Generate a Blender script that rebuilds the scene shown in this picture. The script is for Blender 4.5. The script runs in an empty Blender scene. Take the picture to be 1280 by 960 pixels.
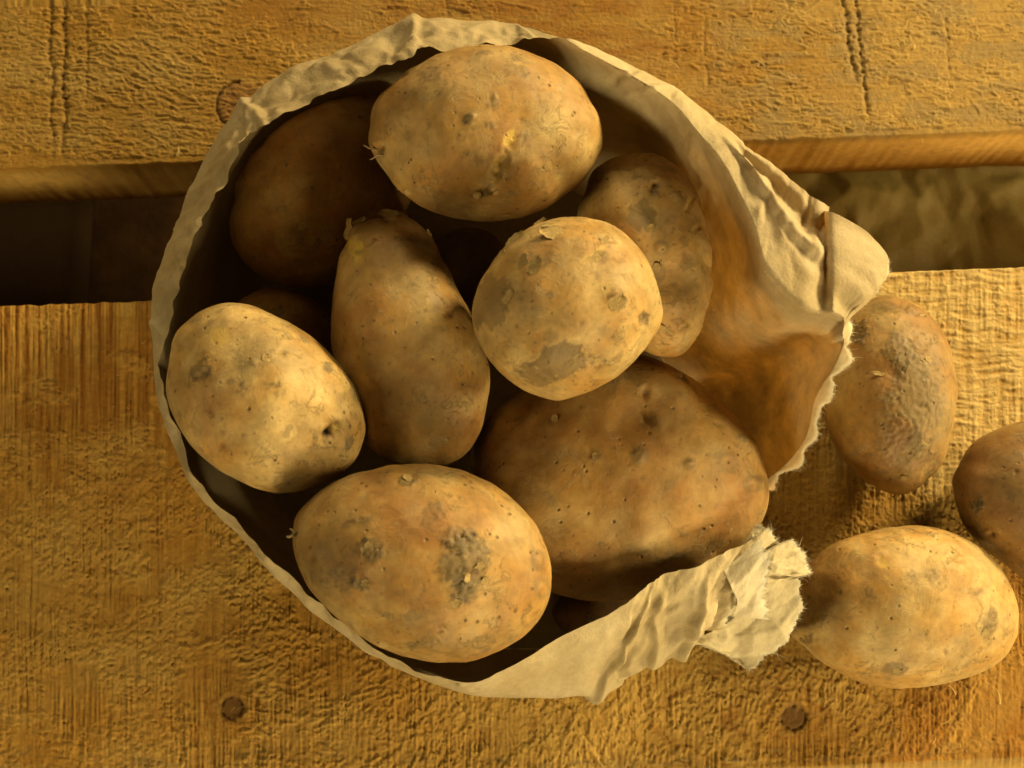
import bpy, math, random
import numpy as np
from mathutils import Vector

# ------------------------------------------------------------------ camera, light, exposure
S = 0.01                      # the numbers below are centimetres
DIST, TILT, FPX = 60.0, math.radians(10.0), 1638.0
CAMP = np.array([0.0, -DIST*math.sin(TILT), DIST*math.cos(TILT)])
scene = bpy.context.scene
col = scene.collection
cd = bpy.data.cameras.new('camera'); cam = bpy.data.objects.new('camera', cd); col.objects.link(cam)
cam.location = Vector(CAMP*S); cam.rotation_euler = (TILT, 0, 0)
cd.sensor_width = 36.0; cd.lens = FPX/1280*36.0; cd.clip_start = 0.02; cd.clip_end = 50
cd.dof.use_dof = True; cd.dof.focus_distance = 0.525; cd.dof.aperture_fstop = 14
scene.camera = cam
scene.render.resolution_x = 1024; scene.render.resolution_y = 768
world = bpy.data.worlds.new('World'); scene.world = world; world.use_nodes = True
bg = world.node_tree.nodes['Background']; bg.inputs[0].default_value = (1.0, .74, .40, 1); bg.inputs[1].default_value = 0.004
def lamp(name, loc, target, size, power, color, size_y=None):
    ld = bpy.data.lights.new(name, 'AREA'); ld.energy = power; ld.color = color
    ld.shape = 'RECTANGLE' if size_y else 'SQUARE'; ld.size = size
    if size_y: ld.size_y = size_y
    o = bpy.data.objects.new(name, ld); col.objects.link(o); o.location = loc
    o.rotation_euler = (Vector(target)-Vector(loc)).to_track_quat('-Z', 'Y').to_euler()
    return o
def round_lamp(name, az, el, dist, size, power, color=(1.0, .785, .385)):
    a, e = math.radians(az), math.radians(el)
    return lamp(name, (dist*math.cos(e)*math.cos(a), dist*math.cos(e)*math.sin(a), dist*math.sin(e)), (0, 0, .04), size, power, color)
round_lamp('window_light', 40, 22, 1.6, .36, 42.0)
round_lamp('side_fill_light', 356, 22, 1.6, .36, 17.0)  # added fill from the right, for the gap, bag lip and upright loose potato
round_lamp('far_fill_light', 98, 24, 1.6, .40, 10.0)  # added lamp at the far side, to shape the shading of the pile
round_lamp('low_fill_light', 293, 21, 1.6, .38, 23.0)  # added low fill from the near side, lifting board fronts and paper tail
round_lamp('left_fill_light', 196, 30, 1.6, .42, 6.0)  # added weak fill from the left, no real lamp
scene.view_settings.view_transform = 'Standard'; scene.view_settings.look = 'None'
scene.view_settings.exposure = 0.0; scene.view_settings.gamma = 1.0
scene.view_settings.use_curve_mapping = False
scene.render.engine = 'CYCLES'
scene.cycles.max_bounces = 6; scene.cycles.diffuse_bounces = 1

# ------------------------------------------------------------------ helpers
def at(px, py, z):
    """point (cm) on the plane of height z seen at a pixel of the 1280 x 960 photograph"""
    px = np.asarray(px, float); py = np.asarray(py, float); z = np.asarray(z, float)
    x = (px-640)/FPX; y = (480-py)/FPX
    dx = x; dy = y*math.cos(TILT)+math.sin(TILT); dz = y*math.sin(TILT)-math.cos(TILT)
    k = (z-CAMP[2])/dz
    return np.stack(np.broadcast_arrays(CAMP[0]+k*dx, CAMP[1]+k*dy, z), -1)
def proj(P):
    d = P-CAMP
    yy = d[..., 1]*math.cos(TILT)+d[..., 2]*math.sin(TILT)
    w = d[..., 1]*math.sin(TILT)-d[..., 2]*math.cos(TILT)
    return 640+FPX*d[..., 0]/w, 480-FPX*yy/w

def fade(t): return t*t*t*(t*(t*6-15)+10)
def noise2(x, y, seed=0):
    r = np.random.RandomState(seed); a = r.rand(256, 256)*2*np.pi
    gx, gy = np.cos(a), np.sin(a)
    x = np.asarray(x, float)+1000; y = np.asarray(y, float)+1000
    xi = np.floor(x).astype(int); yi = np.floor(y).astype(int); fx = x-xi; fy = y-yi
    u, v = fade(fx), fade(fy)
    def g(i, j):
        I, J = (xi+i) & 255, (yi+j) & 255
        return gx[I, J]*(fx-i)+gy[I, J]*(fy-j)
    return 1.5*((g(0,0)*(1-u)+g(1,0)*u)*(1-v)+(g(0,1)*(1-u)+g(1,1)*u)*v)
def fbm2(x, y, oct=4, seed=0, gain=.5):
    s = 0; a = 1; f = 1
    for i in range(oct):
        s = s+a*noise2(x*f, y*f, seed+i*17); a *= gain; f *= 2.03
    return s
G3 = None
def noise3(p, seed=0):
    r = np.random.RandomState(seed); g = r.randn(32, 32, 32, 3); g /= np.linalg.norm(g, axis=-1, keepdims=True)
    p = p+500.0; pi = np.floor(p).astype(int); f = p-pi; u = fade(f)
    out = 0
    for i in (0, 1):
        for j in (0, 1):
            for k in (0, 1):
                gg = g[(pi[:,0]+i) & 31, (pi[:,1]+j) & 31, (pi[:,2]+k) & 31]
                d = gg[:,0]*(f[:,0]-i)+gg[:,1]*(f[:,1]-j)+gg[:,2]*(f[:,2]-k)
                w = (u[:,0] if i else 1-u[:,0])*(u[:,1] if j else 1-u[:,1])*(u[:,2] if k else 1-u[:,2])
                out = out+w*d
    return out*1.5
def fbm3(p, oct=3, seed=0, gain=.5):
    s = 0; a = 1; f = 1
    for i in range(oct):
        s = s+a*noise3(p*f, seed+i*13); a *= gain; f *= 2.07
    return s
def facets(x, y, seed):
    """random heights on a triangle lattice, joined by flat facets: paper creases"""
    r = np.random.RandomState(seed); H = r.rand(128, 128)*2-1
    x = np.asarray(x, float)+300; y = np.asarray(y, float)+300
    sk = (x+y)*0.3660254; a = x+sk; b = y+sk
    ai = np.floor(a).astype(int); bi = np.floor(b).astype(int); fa = a-ai; fb = b-bi
    h00 = H[ai & 127, bi & 127]; h11 = H[(ai+1) & 127, (bi+1) & 127]
    h10 = H[(ai+1) & 127, bi & 127]; h01 = H[ai & 127, (bi+1) & 127]
    lo = h00+(h10-h00)*fa+(h11-h10)*fb
    up = h00+(h01-h00)*fb+(h11-h01)*fa
    return np.where(fa > fb, lo, up)
def sst(a, b, x):
    t = np.clip((x-a)/(b-a+1e-12), 0, 1); return t*t*(3-2*t)
def mix(a, b, t): return a+(b-a)*t[..., None]

def mesh_np(name, V, F, mat, parent=None, color=None, smooth=True, loc=None, extra=None):
    """V (n,3) in cm world, F (m,k) ints; loc = origin in cm"""
    V = np.asarray(V, float).reshape(-1, 3); F = np.asarray(F, int)
    loc = np.zeros(3) if loc is None else np.asarray(loc, float)
    me = bpy.data.meshes.new(name); k = F.shape[1]
    me.vertices.add(len(V)); me.vertices.foreach_set('co', ((V-loc)*S).astype(np.float32).ravel())
    me.loops.add(F.size); me.loops.foreach_set('vertex_index', F.astype(np.int32).ravel())
    me.polygons.add(len(F)); me.polygons.foreach_set('loop_start', (np.arange(len(F))*k).astype(np.int32))
    me.polygons.foreach_set('use_smooth', np.full(len(F), smooth))
    me.update(calc_edges=True)
    if color is not None:
        c = np.concatenate([np.asarray(color).reshape(-1, 3), np.ones((len(V), 1))], 1)
        at_ = me.color_attributes.new('tone', 'FLOAT_COLOR', 'POINT'); at_.data.foreach_set('color', c.astype(np.float32).ravel())
    if extra:
        for n_, v_ in extra.items():
            a_ = me.attributes.new(n_, 'FLOAT', 'POINT'); a_.data.foreach_set('value', np.asarray(v_, np.float32).ravel())
    me.materials.append(mat)
    o = bpy.data.objects.new(name, me); col.objects.link(o)
    if parent is not None:
        o.parent = parent; o.location = Vector(loc*S)-parent.location
    else: o.location = Vector(loc*S)
    return o
def grid_faces(nu, nv, wrap_v=False):
    i = np.arange(nu-1)[:, None]; j = np.arange(nv if wrap_v else nv-1)[None, :]
    j2 = (j+1) % nv
    return np.stack([i*nv+j, (i+1)*nv+j, (i+1)*nv+j2, i*nv+j2], -1).reshape(-1, 4)
def tag(o, label=None, cat=None, group=None, kind=None):
    if label: o['label'] = label
    if cat: o['category'] = cat
    if group: o['group'] = group
    if kind: o['kind'] = kind
    return o
def empty(name, loc):
    o = bpy.data.objects.new(name, None); col.objects.link(o); o.location = Vector(np.asarray(loc)*S); o.empty_display_size = .02
    return o
def catmull(P, n, closed=False):
    """P (m,d) -> samples, n per interval"""
    P = np.asarray(P, float); m = len(P)
    if closed: Q = np.concatenate([P[-1:], P, P[:2]]); segs = m
    else: Q = np.concatenate([2*P[:1]-P[1:2], P, 2*P[-1:]-P[-2:-1]]); segs = m-1
    t = np.linspace(0, 1, n, endpoint=False)[:, None]; out = []
    for i in range(segs):
        a, b, c, d = Q[i], Q[i+1], Q[i+2], Q[i+3]
        out.append(.5*((2*b)+(-a+c)*t+(2*a-5*b+4*c-d)*t**2+(-a+3*b-3*c+d)*t**3))
    if not closed: out.append(P[-1:])
    return np.concatenate(out)

# ------------------------------------------------------------------ materials
def new_mat(name):
    m = bpy.data.materials.new(name); m.use_nodes = True
    return m, m.node_tree, m.node_tree.nodes['Principled BSDF']
def node(nt, t, **kw):
    n = nt.nodes.new(t)
    for k, v in kw.items():
        if k.startswith('i_'): n.inputs[k[2:].replace('_', ' ')].default_value = v
        else: setattr(n, k, v)
    return n
def coords(nt, scale=(1,1,1), rot=(0,0,0)):
    tc = node(nt, 'ShaderNodeTexCoord'); mp = node(nt, 'ShaderNodeMapping')
    mp.inputs['Scale'].default_value = scale; mp.inputs['Rotation'].default_value = rot
    nt.links.new(tc.outputs['Object'], mp.inputs['Vector']); return mp.outputs['Vector']
def attr_mat(name, rough=.6, spec=.3, grain=(900, .18), bumps=((1500, .0003),), scale=(1,1,1), rough_var=.12, detail_rough=.6):
    m, nt, p = new_mat(name); L = nt.links.new
    a = node(nt, 'ShaderNodeAttribute', attribute_name='tone')
    v = coords(nt, scale)
    n = node(nt, 'ShaderNodeTexNoise'); n.inputs['Scale'].default_value = grain[0]; n.inputs['Detail'].default_value = 5; n.inputs['Roughness'].default_value = detail_rough
    L(v, n.inputs['Vector'])
    mr = node(nt, 'ShaderNodeMapRange'); mr.inputs[1].default_value = .3; mr.inputs[2].default_value = .7
    mr.inputs[3].default_value = 1-grain[1]; mr.inputs[4].default_value = 1+grain[1]
    L(n.outputs[0], mr.inputs[0])
    mm = node(nt, 'ShaderNodeVectorMath', operation='SCALE'); L(a.outputs['Color'], mm.inputs[0]); L(mr.outputs[0], mm.inputs['Scale'])
    L(mm.outputs[0], p.inputs['Base Color'])
    r2 = node(nt, 'ShaderNodeMapRange'); r2.inputs[1].default_value = .3; r2.inputs[2].default_value = .7
    r2.inputs[3].default_value = rough-rough_var; r2.inputs[4].default_value = rough+rough_var
    L(n.outputs[0], r2.inputs[0]); L(r2.outputs[0], p.inputs['Roughness'])
    p.inputs['Specular IOR Level'].default_value = spec
    prev = None
    for sc, d in bumps:
        nb = node(nt, 'ShaderNodeTexNoise'); nb.inputs['Scale'].default_value = sc; nb.inputs['Detail'].default_value = 4; nb.inputs['Roughness'].default_value = .65
        L(v, nb.inputs['Vector'])
        b = node(nt, 'ShaderNodeBump'); b.inputs['Strength'].default_value = 1.0; b.inputs['Distance'].default_value = d
        L(nb.outputs[0], b.inputs['Height'])
        if prev: L(prev.outputs[0], b.inputs['Normal'])
        prev = b
    L(prev.outputs[0], p.inputs['Normal'])
    return m
M_wood = attr_mat('rough_sawn_spruce', .72, .22, (260, .16), ((700, .0004), (2400, .0003)), (1, 1, 1))
M_knot = attr_mat('knot_wood', .6, .3, (500, .3), ((900, .0006),))
def potato_mat():
    m, nt, p = new_mat('potato_skin'); L = nt.links.new
    a = node(nt, 'ShaderNodeAttribute', attribute_name='tone'); v = coords(nt)
    def noise(sc, det, ro, dist=0):
        n = node(nt, 'ShaderNodeTexNoise'); n.inputs['Scale'].default_value = sc; n.inputs['Detail'].default_value = det; n.inputs['Roughness'].default_value = ro; n.inputs['Distortion'].default_value = dist
        L(v, n.inputs['Vector']); return n.outputs[0]
    def rng(x, a0, a1, b0, b1, smooth=False):
        r = node(nt, 'ShaderNodeMapRange'); r.inputs[1].default_value = a0; r.inputs[2].default_value = a1; r.inputs[3].default_value = b0; r.inputs[4].default_value = b1
        L(x, r.inputs[0]); return r.outputs[0]
    def math_(op, x, y):
        q = node(nt, 'ShaderNodeMath', operation=op); L(x, q.inputs[0])
        if isinstance(y, float): q.inputs[1].default_value = y
        else: L(y, q.inputs[1])
        return q.outputs[0]
    def mixc(f, A, B):
        q = node(nt, 'ShaderNodeMix', data_type='RGBA'); L(f, q.inputs[0]); L(A, q.inputs[6])
        if isinstance(B, tuple): q.inputs[7].default_value = B
        else: L(B, q.inputs[7])
        return q.outputs[2]
    mott = rng(noise(75, 9, .72, .4), .32, .68, .72, 1.22)
    sc1 = node(nt, 'ShaderNodeVectorMath', operation='SCALE'); L(a.outputs['Color'], sc1.inputs[0]); L(mott, sc1.inputs['Scale'])
    # pale dusty scurf with crisp edges
    sf = noise(130, 10, .78, .8); scurf = math_('MULTIPLY', rng(sf, .555, .60, 0, .5), rng(noise(34, 3, .5), .42, .58, 0, 1))
    c1 = mixc(scurf, sc1.outputs[0], (.42, .31, .135, 1))
    # grey-brown soil film
    soil = math_('MULTIPLY', rng(noise(190, 10, .8, .3), .57, .63, 0, .32), rng(noise(46, 4, .6), .50, .62, 0, 1))
    c2 = mixc(soil, c1, (.15, .11, .045, 1))
    # pores
    vo = node(nt, 'ShaderNodeTexVoronoi'); vo.inputs['Scale'].default_value = 210; L(v, vo.inputs['Vector'])
    pore = math_('MULTIPLY', rng(vo.outputs['Distance'], .07, .19, .8, 0), rng(noise(110, 2, .5), .48, .56, 0, 1))
    c3 = mixc(pore, c2, (.12, .075, .025, 1)); L(c3, p.inputs['Base Color'])
    L(math_('ADD', rng(sf, .3, .7, .40, .62), math_('MULTIPLY', soil, .3)), p.inputs['Roughness'])
    p.inputs['Specular IOR Level'].default_value = .42
    h = math_('SUBTRACT', math_('ADD', math_('MULTIPLY', sf, .45), math_('ADD', math_('MULTIPLY', scurf, .25), math_('MULTIPLY', soil, .45))), math_('MULTIPLY', pore, .5))
    b1 = node(nt, 'ShaderNodeBump'); b1.inputs['Distance'].default_value = .0011; L(h, b1.inputs['Height'])
    L(b1.outputs[0], p.inputs['Normal'])
    return m
M_potato = potato_mat()
M_flake = attr_mat('dry_skin_flake', .7, .25, (900, .2), ((1200, .0003),))
M_under = attr_mat('dusty_floor', .95, .05, (60, .3), ((200, .001),))
def paper_mat():
    m = bpy.data.materials.new('kraft_paper'); m.use_nodes = True; nt = m.node_tree; L = nt.links.new
    p = nt.nodes['Principled BSDF']; out = nt.nodes['Material Output']
    a = node(nt, 'ShaderNodeAttribute', attribute_name='tone')
    v = coords(nt)
    n = node(nt, 'ShaderNodeTexNoise'); n.inputs['Scale'].default_value = 350; n.inputs['Detail'].default_value = 6; n.inputs['Roughness'].default_value = .65; L(v, n.inputs['Vector'])
    mr = node(nt, 'ShaderNodeMapRange'); mr.inputs[1].default_value = .3; mr.inputs[2].default_value = .7; mr.inputs[3].default_value = .9; mr.inputs[4].default_value = 1.1; L(n.outputs[0], mr.inputs[0])
    mm = node(nt, 'ShaderNodeVectorMath', operation='SCALE'); L(a.outputs['Color'], mm.inputs[0]); L(mr.outputs[0], mm.inputs['Scale'])
    L(mm.outputs[0], p.inputs['Base Color']); p.inputs['Roughness'].default_value = .62; p.inputs['Specular IOR Level'].default_value = .25
    b = node(nt, 'ShaderNodeBump'); b.inputs['Distance'].default_value = .00025
    n2 = node(nt, 'ShaderNodeTexNoise'); n2.inputs['Scale'].default_value = 900; n2.inputs['Detail'].default_value = 5; L(v, n2.inputs['Vector']); L(n2.outputs[0], b.inputs['Height']); L(b.outputs[0], p.inputs['Normal'])
    t = node(nt, 'ShaderNodeBsdfTranslucent')
    c = node(nt, 'ShaderNodeVectorMath', operation='MULTIPLY'); c.inputs[1].default_value = (1.2, .66, .14)
    # cloudy fibres, seen when the light comes from behind
    n3 = node(nt, 'ShaderNodeTexNoise'); n3.inputs['Scale'].default_value = 70; n3.inputs['Detail'].default_value = 6; n3.inputs['Roughness'].default_value = .7; L(v, n3.inputs['Vector'])
    m3 = node(nt, 'ShaderNodeMapRange'); m3.inputs[1].default_value = .3; m3.inputs[2].default_value = .7; m3.inputs[3].default_value = .45; m3.inputs[4].default_value = 1.6; L(n3.outputs[0], m3.inputs[0])
    s3 = node(nt, 'ShaderNodeVectorMath', operation='SCALE'); L(mm.outputs[0], s3.inputs[0]); L(m3.outputs[0], s3.inputs['Scale'])
    L(s3.outputs[0], c.inputs[0]); L(c.outputs[0], t.inputs['Color'])
    mx = node(nt, 'ShaderNodeMixShader'); th = node(nt, 'ShaderNodeAttribute', attribute_name='thinness'); L(th.outputs['Fac'], mx.inputs[0]); L(p.outputs[0], mx.inputs[1]); L(t.outputs[0], mx.inputs[2]); L(mx.outputs[0], out.inputs['Surface'])
    return m
M_paper = paper_mat()

# ------------------------------------------------------------------ the ground far below the boards
def make_ground():
    n = 60; x = np.linspace(-150, 150, n); X, Y = np.meshgrid(x, x, indexing='ij')
    Z = -15+fbm2(X/20, Y/20, 3, 5)*.4
    c = mix(np.array([.07, .035, .012]), np.array([.10, .052, .018]), np.clip(.5+fbm2(X/6, Y/6, 3, 6), 0, 1))
    o = mesh_np('ground', np.stack([X, Y, Z], -1), grid_faces(n, n), M_under, color=c)
    tag(o, kind='structure')
make_ground()

# ------------------------------------------------------------------ the bench of two rough boards
SLOPE = math.radians(2.25)
E = np.array([math.cos(SLOPE), math.sin(SLOPE), 0]); N = np.array([-math.sin(SLOPE), math.cos(SLOPE), 0])
def tline(px, py):           # across-board coordinate of a point of the top plane
    return float(at(px, py, 0) @ N)
bench = empty('slatted_bench', at(640, 480, 0)+np.array([0, 0, -15]))
tag(bench, 'rough sawn pine bench boards with a dark gap, under the potatoes and paper bag', 'bench')

KNOTS = [(290, 885, 14.0), (992, 897, 15.5)]
def relief_lower(x, y):
    """height (cm) and colour of the lower board at photograph position x, y"""
    wx = x+4*fbm2(x/90, y/90, 3, 3)+.5*noise2(x/6, y/6, 31); wy = y+6*fbm2(x/90, y/90, 3, 4)+1.2*noise2(x/5, y/4, 32)
    # vertical band-saw ridges
    xs = x+1.2*noise2(x/30, y/120, 30)
    saw = .75*noise2(xs/3.6, y/130, 11)+.6*noise2(xs/2.1, y/70, 12)+.6*noise2(xs/13, y/260, 13)
    sawm = .35+.65*sst(-.25, .35, fbm2(x/70, y/70, 3, 21)+.35*sst(620, 350, x)-.2*sst(560, 760, y)+.25*sst(600, 400, y))
    # rings of torn grain round the lower left, and chips everywhere
    cx, cy = 150, 520
    r = np.hypot(x-cx, (y-cy)*1.05)+14*fbm2(x/60, y/60, 3, 31); th = np.arctan2(y-cy, x-cx)
    n1 = noise2(r/7.0, th*13, 41)+.6*noise2(r/3.6, th*26, 42)
    n2 = noise2(wx/11+wy/60, wy/5.0, 43)+.7*noise2(wx/6, wy/3.2, 44)
    n3 = noise2((wx*.82-wy*.57)/5.0, (wx*.57+wy*.82)/16, 45)+.6*noise2((wx*.8-wy*.6)/3, (wx*.6+wy*.8)/8, 46)
    ring = sst(620, 430, x)*sst(560, 660, y+.3*x)*sst(900, 800, y)
    bot = sst(820, 900, y)*sst(520, 380, x)
    diag = sst(430, 520, x)*sst(1280, 1150, x+60*noise2(x/50, y/50, 5))
    base = .55*n2
    ch = base*(1-ring)*(1-diag)+ring*(n1+.3*n2)+diag*(.8*n3+.45*n2)
    f = ch*2.2; fl = np.floor(f); fr = f-fl
    chips = (fl+np.where(fr < .8, fr*.25, .2+(fr-.8)*4))/2.2
    chm = np.clip(sst(-.15, .35, fbm2(x/75, y/60, 3, 51)+.32*ring+.25*bot+.32*diag*sst(760, 850, y)-.25*sst(640, 480, y)*sst(500, 200, x)), 0, 1)
    patch = np.exp(-(((x-135)/50)**2+((y-565)/32)**2))
    chm = np.clip(chm+patch, 0, 1)
    saw2 = np.abs(noise2(wx/3.3, y/38, 14))+.6*np.abs(noise2(wx/1.9+9, y/16, 15))
    h = .080*saw*sawm*(1-.15*chm)+.020*chips*(.3+.7*chm)-.05*saw2*sawm+.020*fbm2(x/6, y/6, 2, 61)+.018*noise2(x/2.4, y/2.4, 66)
    h = h+.05*fbm2(x/150, y/110, 2, 63)
    # long diagonal gouges of the planer at the bottom centre and right
    for (x0, y0, x1, y1, w, d) in ((560, 862, 628, 958, 7, .09), (596, 860, 660, 958, 5, .05), (842, 872, 862, 958, 6, .06), (700, 872, 760, 962, 6, .09), (655, 850, 706, 900, 5, .05),
                                   (790, 860, 850, 950, 4, .05), (1225, 860, 1170, 960, 10, .06), (1215, 700, 1235, 860, 4, .02)):
        dx, dy = x1-x0, y1-y0; L = math.hypot(dx, dy)
        a = ((x-x0)*dx+(y-y0)*dy)/L; b = (-(x-x0)*dy+(y-y0)*dx)/L+3*noise2(x/16, y/16, 71)
        m = sst(-6, 8, a)*sst(L+6, L-8, a)
        prof = np.where(b < 0, sst(-w, 0, b), sst(w*.35, 0, b))
        h = h-d*prof*m*.7
    # woven pale weathering at the right
    wv = sst(1010, 1090, x)*sst(640, 560, y-.1*(x-1100)+25*fbm2(x/40, y/40, 2, 77))
    rip = noise2(wx/40+3, (wy+2.5*np.sin(wx/35))/6.5, 81)*.9+.5*noise2(wx/18, wy/3.3, 82)+.7*noise2(wx/11, wy/60, 83)+.25*noise2(wx/4, wy/4, 84)
    h = h*(1-.65*wv)+.050*rip*wv
    # colour
    ocre = np.array([.40, .205, .030]); tan = np.array([.46, .285, .070]); dark = np.array([.30, .125, .012]); cream = np.array([.60, .42, .165])
    t = np.clip(.45+.8*fbm2(x/140+5, y/110, 4, 91), 0, 1)
    c = mix(ocre, tan, t*.8)
    c = mix(c, tan*1.05, np.clip(sst(560, 700, y)*sst(480, 650, x)*sst(1010, 880, x)*.7, 0, 1))
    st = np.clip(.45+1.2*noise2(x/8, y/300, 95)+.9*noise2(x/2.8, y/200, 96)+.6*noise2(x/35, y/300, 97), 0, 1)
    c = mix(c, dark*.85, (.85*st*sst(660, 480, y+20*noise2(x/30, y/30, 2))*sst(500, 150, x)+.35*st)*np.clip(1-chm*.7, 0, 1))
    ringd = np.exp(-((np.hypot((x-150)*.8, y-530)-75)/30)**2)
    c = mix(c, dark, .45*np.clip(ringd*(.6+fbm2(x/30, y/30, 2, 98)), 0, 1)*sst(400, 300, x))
    orr = sst(1080, 1190, x+.4*(y-850))*sst(600, 680, y)
    bandr = np.clip(np.sin((x*.8+y*.55)/17+2*fbm2(x/60, y/60, 2, 99)), 0, 1)
    c = mix(c, dark*1.05, np.clip(orr*(.35+.5*bandr), 0, 1))
    c = mix(c, cream, wv*np.clip(.75+.5*rip, .25, 1))
    
    gry = np.clip(fbm2(x/50, y/12, 3, 101)-.35+.5*sst(925, 955, y), 0, 1)*sst(860, 950, y); c = mix(c, np.array([.20, .14, .05]), gry*.6)
    # growth rings, drawn out round the knots and across the left of the board
    for (gx, gy, ex_, sp, rad, wt) in ((992, 897, .42, 5.2, 150, .75), (290, 885, .5, 4.6, 90, .6), (140, 560, .8, 9.5, 330, .45)):
        dg = np.hypot((x-gx)*ex_, y-gy)+7*fbm2(x/60, y/50, 3, 111+int(gx)); rg = np.clip(np.sin(dg/sp*2+1.2*noise2(x/50, y/50, 12)), -.2, 1)**2
        c = mix(c, dark*.8, wt*np.clip(rg, 0, 1)*np.exp(-(dg/rad)**2)*np.clip(.75+.5*noise2(x/25, y/25, 13), 0, 1))
    for (kx, ky, kr) in KNOTS:
        d = np.hypot(x-kx, y-ky)+1.2*noise2(x/6, y/6, 7)
        h = h*sst(kr*.8, kr*1.4, d)-.06*sst(kr*1.08, kr*.92, d+1.5*noise2(x/4, y/4, 27))-.10*np.exp(-((d-kr*1.0)/1.6)**2)*np.clip(.6+noise2(x/6, y/6, 29), 0, 1)+.03*np.exp(-((d-kr*1.5)/5)**2)
        c = mix(c, np.array([.12, .055, .012]), sst(kr*1.45, kr*.9, d+2.5*noise2(x/5, y/5, 17))*.85)
        c = mix(c, dark, .5*np.exp(-((d-kr*2.0)/8)**2)*np.clip(.5+noise2(x/8, y/8, 9), 0, 1))
    ang = .65*ring+.25*noise2(x/60, y/60, 19); ang = ang*(1-diag)+diag*(1.15+.3*noise2(x/40, y/40, 6))
    return h, c, np.clip(chm+.12, 0, 1)*(1-.7*wv), ang
def relief_upper(x, y):
    wx = x+10*fbm2(x/100, y/60, 3, 203)+2*noise2(x/6, y/5, 33); wy = y+6*fbm2(x/80, y/60, 3, 204)+1.3*noise2(x/5, y/4, 34)
    n2 = noise2(wx/24, wy/4.2, 211)+.7*noise2(wx/11, wy/2.6, 212)+.5*noise2(wx/60, wy/9, 214)
    n3 = noise2((wx*.92+wy*.4)/20, (wy*.92-wx*.4)/4.4, 213)
    sl = np.exp(-(((x-190)/70)**2+((y-90)/55)**2))
    ch = n2*(1-.7*sl)+sl*1.6*n3
    f = ch*2.0; fl = np.floor(f); fr = f-fl
    chips = (fl+np.where(fr < .82, fr*.2, .164+(fr-.82)*4.6))/2.0
    chm = np.clip(sst(-.2, .5, fbm2(x/90, y/50, 3, 221)+.45*sst(360, 230, x)+.12*sst(820, 950, x)-.3*sst(300, 420, x)*sst(900, 760, x)), 0, 1)
    h = .020*chips*(.3+.7*chm)+.018*fbm2(x/7, y/4, 3, 231)+.014*noise2(x/30, y/2.4, 232)+.013*noise2(x/2.4, y/2.2, 233)
    h = h+.04*fbm2(x/170, y/90, 2, 234)
    g = 0
    for (x0, x1, ya, yb, w, d) in ((60, 66, -200, 215, 3.0, .12), (80, 80, -200, 215, 3.4, .16), (110, 108, -200, 150, 2.4, .07), (1042, 1072, -60, 112, 3.2, .15), (1062, 1086, -60, 160, 2.8, .13),
                                   (880, 884, 20, 120, 1.8, .05), (842, 846, 0, 90, 1.6, .035), (1182, 1188, 20, 120, 1.8, .05), (384, 386, -20, 110, 2.2, .03), (556, 558, -20, 40, 2.6, .06)):
        t = (y-ya)/(yb-ya); xc = x0+(x1-x0)*t+2.2*noise2(y/9, y*0+x0, 241)+4*noise2(y/40, y*0+x0, 242)
        b = (x-xc); ww = w*(.55+.6*np.clip(.6+1.4*noise2(y/14, y*0+x0+9, 243), 0, 1.3))
        e = np.exp(-(b/ww)**2)*sst(0, .06, t)*sst(1, .85, t)*np.clip(.85+.8*noise2(y/7, y*0+x0+3, 244), .45, 1.2)
        h = h-d*.8*e; g = g+e*d/.15
        h = h-.02*chips*np.exp(-(b/16)**2)*sst(0, .06, t)*sst(1, .85, t)*-1
    # horizontal hair cracks
    cr = noise2(wx/70, wy/5.5, 251); hc = np.exp(-(cr/.03)**2)*sst(.05, .4, fbm2(x/50, y/22, 2, 252))
    h = h-.05*hc
    ocre = np.array([.40, .215, .033]); tan = np.array([.47, .30, .085]); dark = np.array([.31, .125, .012]); grey = np.array([.36, .25, .10])
    c = mix(ocre, tan, np.clip(.35+.8*fbm2(x/120, y/60, 4, 261), 0, 1)*.8)
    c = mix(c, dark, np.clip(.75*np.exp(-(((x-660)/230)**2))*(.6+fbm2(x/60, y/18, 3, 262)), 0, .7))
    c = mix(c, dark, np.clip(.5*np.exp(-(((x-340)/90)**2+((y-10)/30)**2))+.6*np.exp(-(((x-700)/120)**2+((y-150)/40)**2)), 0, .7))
    c = mix(c, tan*1.1, sst(900, 1150, x)*.75)
    c = mix(c, grey, np.clip(.9*sst(820, 1000, x)*sst(-.1, .5, fbm2(x/55, y/26, 3, 263)), 0, .6))
    c = mix(c, dark, .22*np.clip(noise2(x/90, y/3.2, 264)+.4, 0, 1))
    c = mix(c, np.array([.10, .05, .012]), np.clip(g*.40+hc*.35, 0, .6))
    # the reddish knot by the bag
    d = np.hypot((x-300)/1.0, (y-132)/1.0)+2*noise2(x/9, y/9, 8)
    h = h*sst(26, 36, d)-.10*np.exp(-((d-29)/2.2)**2)*(x < 300)
    c = mix(c, np.array([.05, .02, .005]), np.exp(-((d-29)/2.2)**2)*(x < 300)*.9)
    c = mix(c, np.array([.26, .115, .03]), sst(34, 24, d)*.7)
    return h, c, np.clip(chm*.9+.15, 0, 1), -.35*sl+.08*noise2(x/40, y/40, 7)

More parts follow.
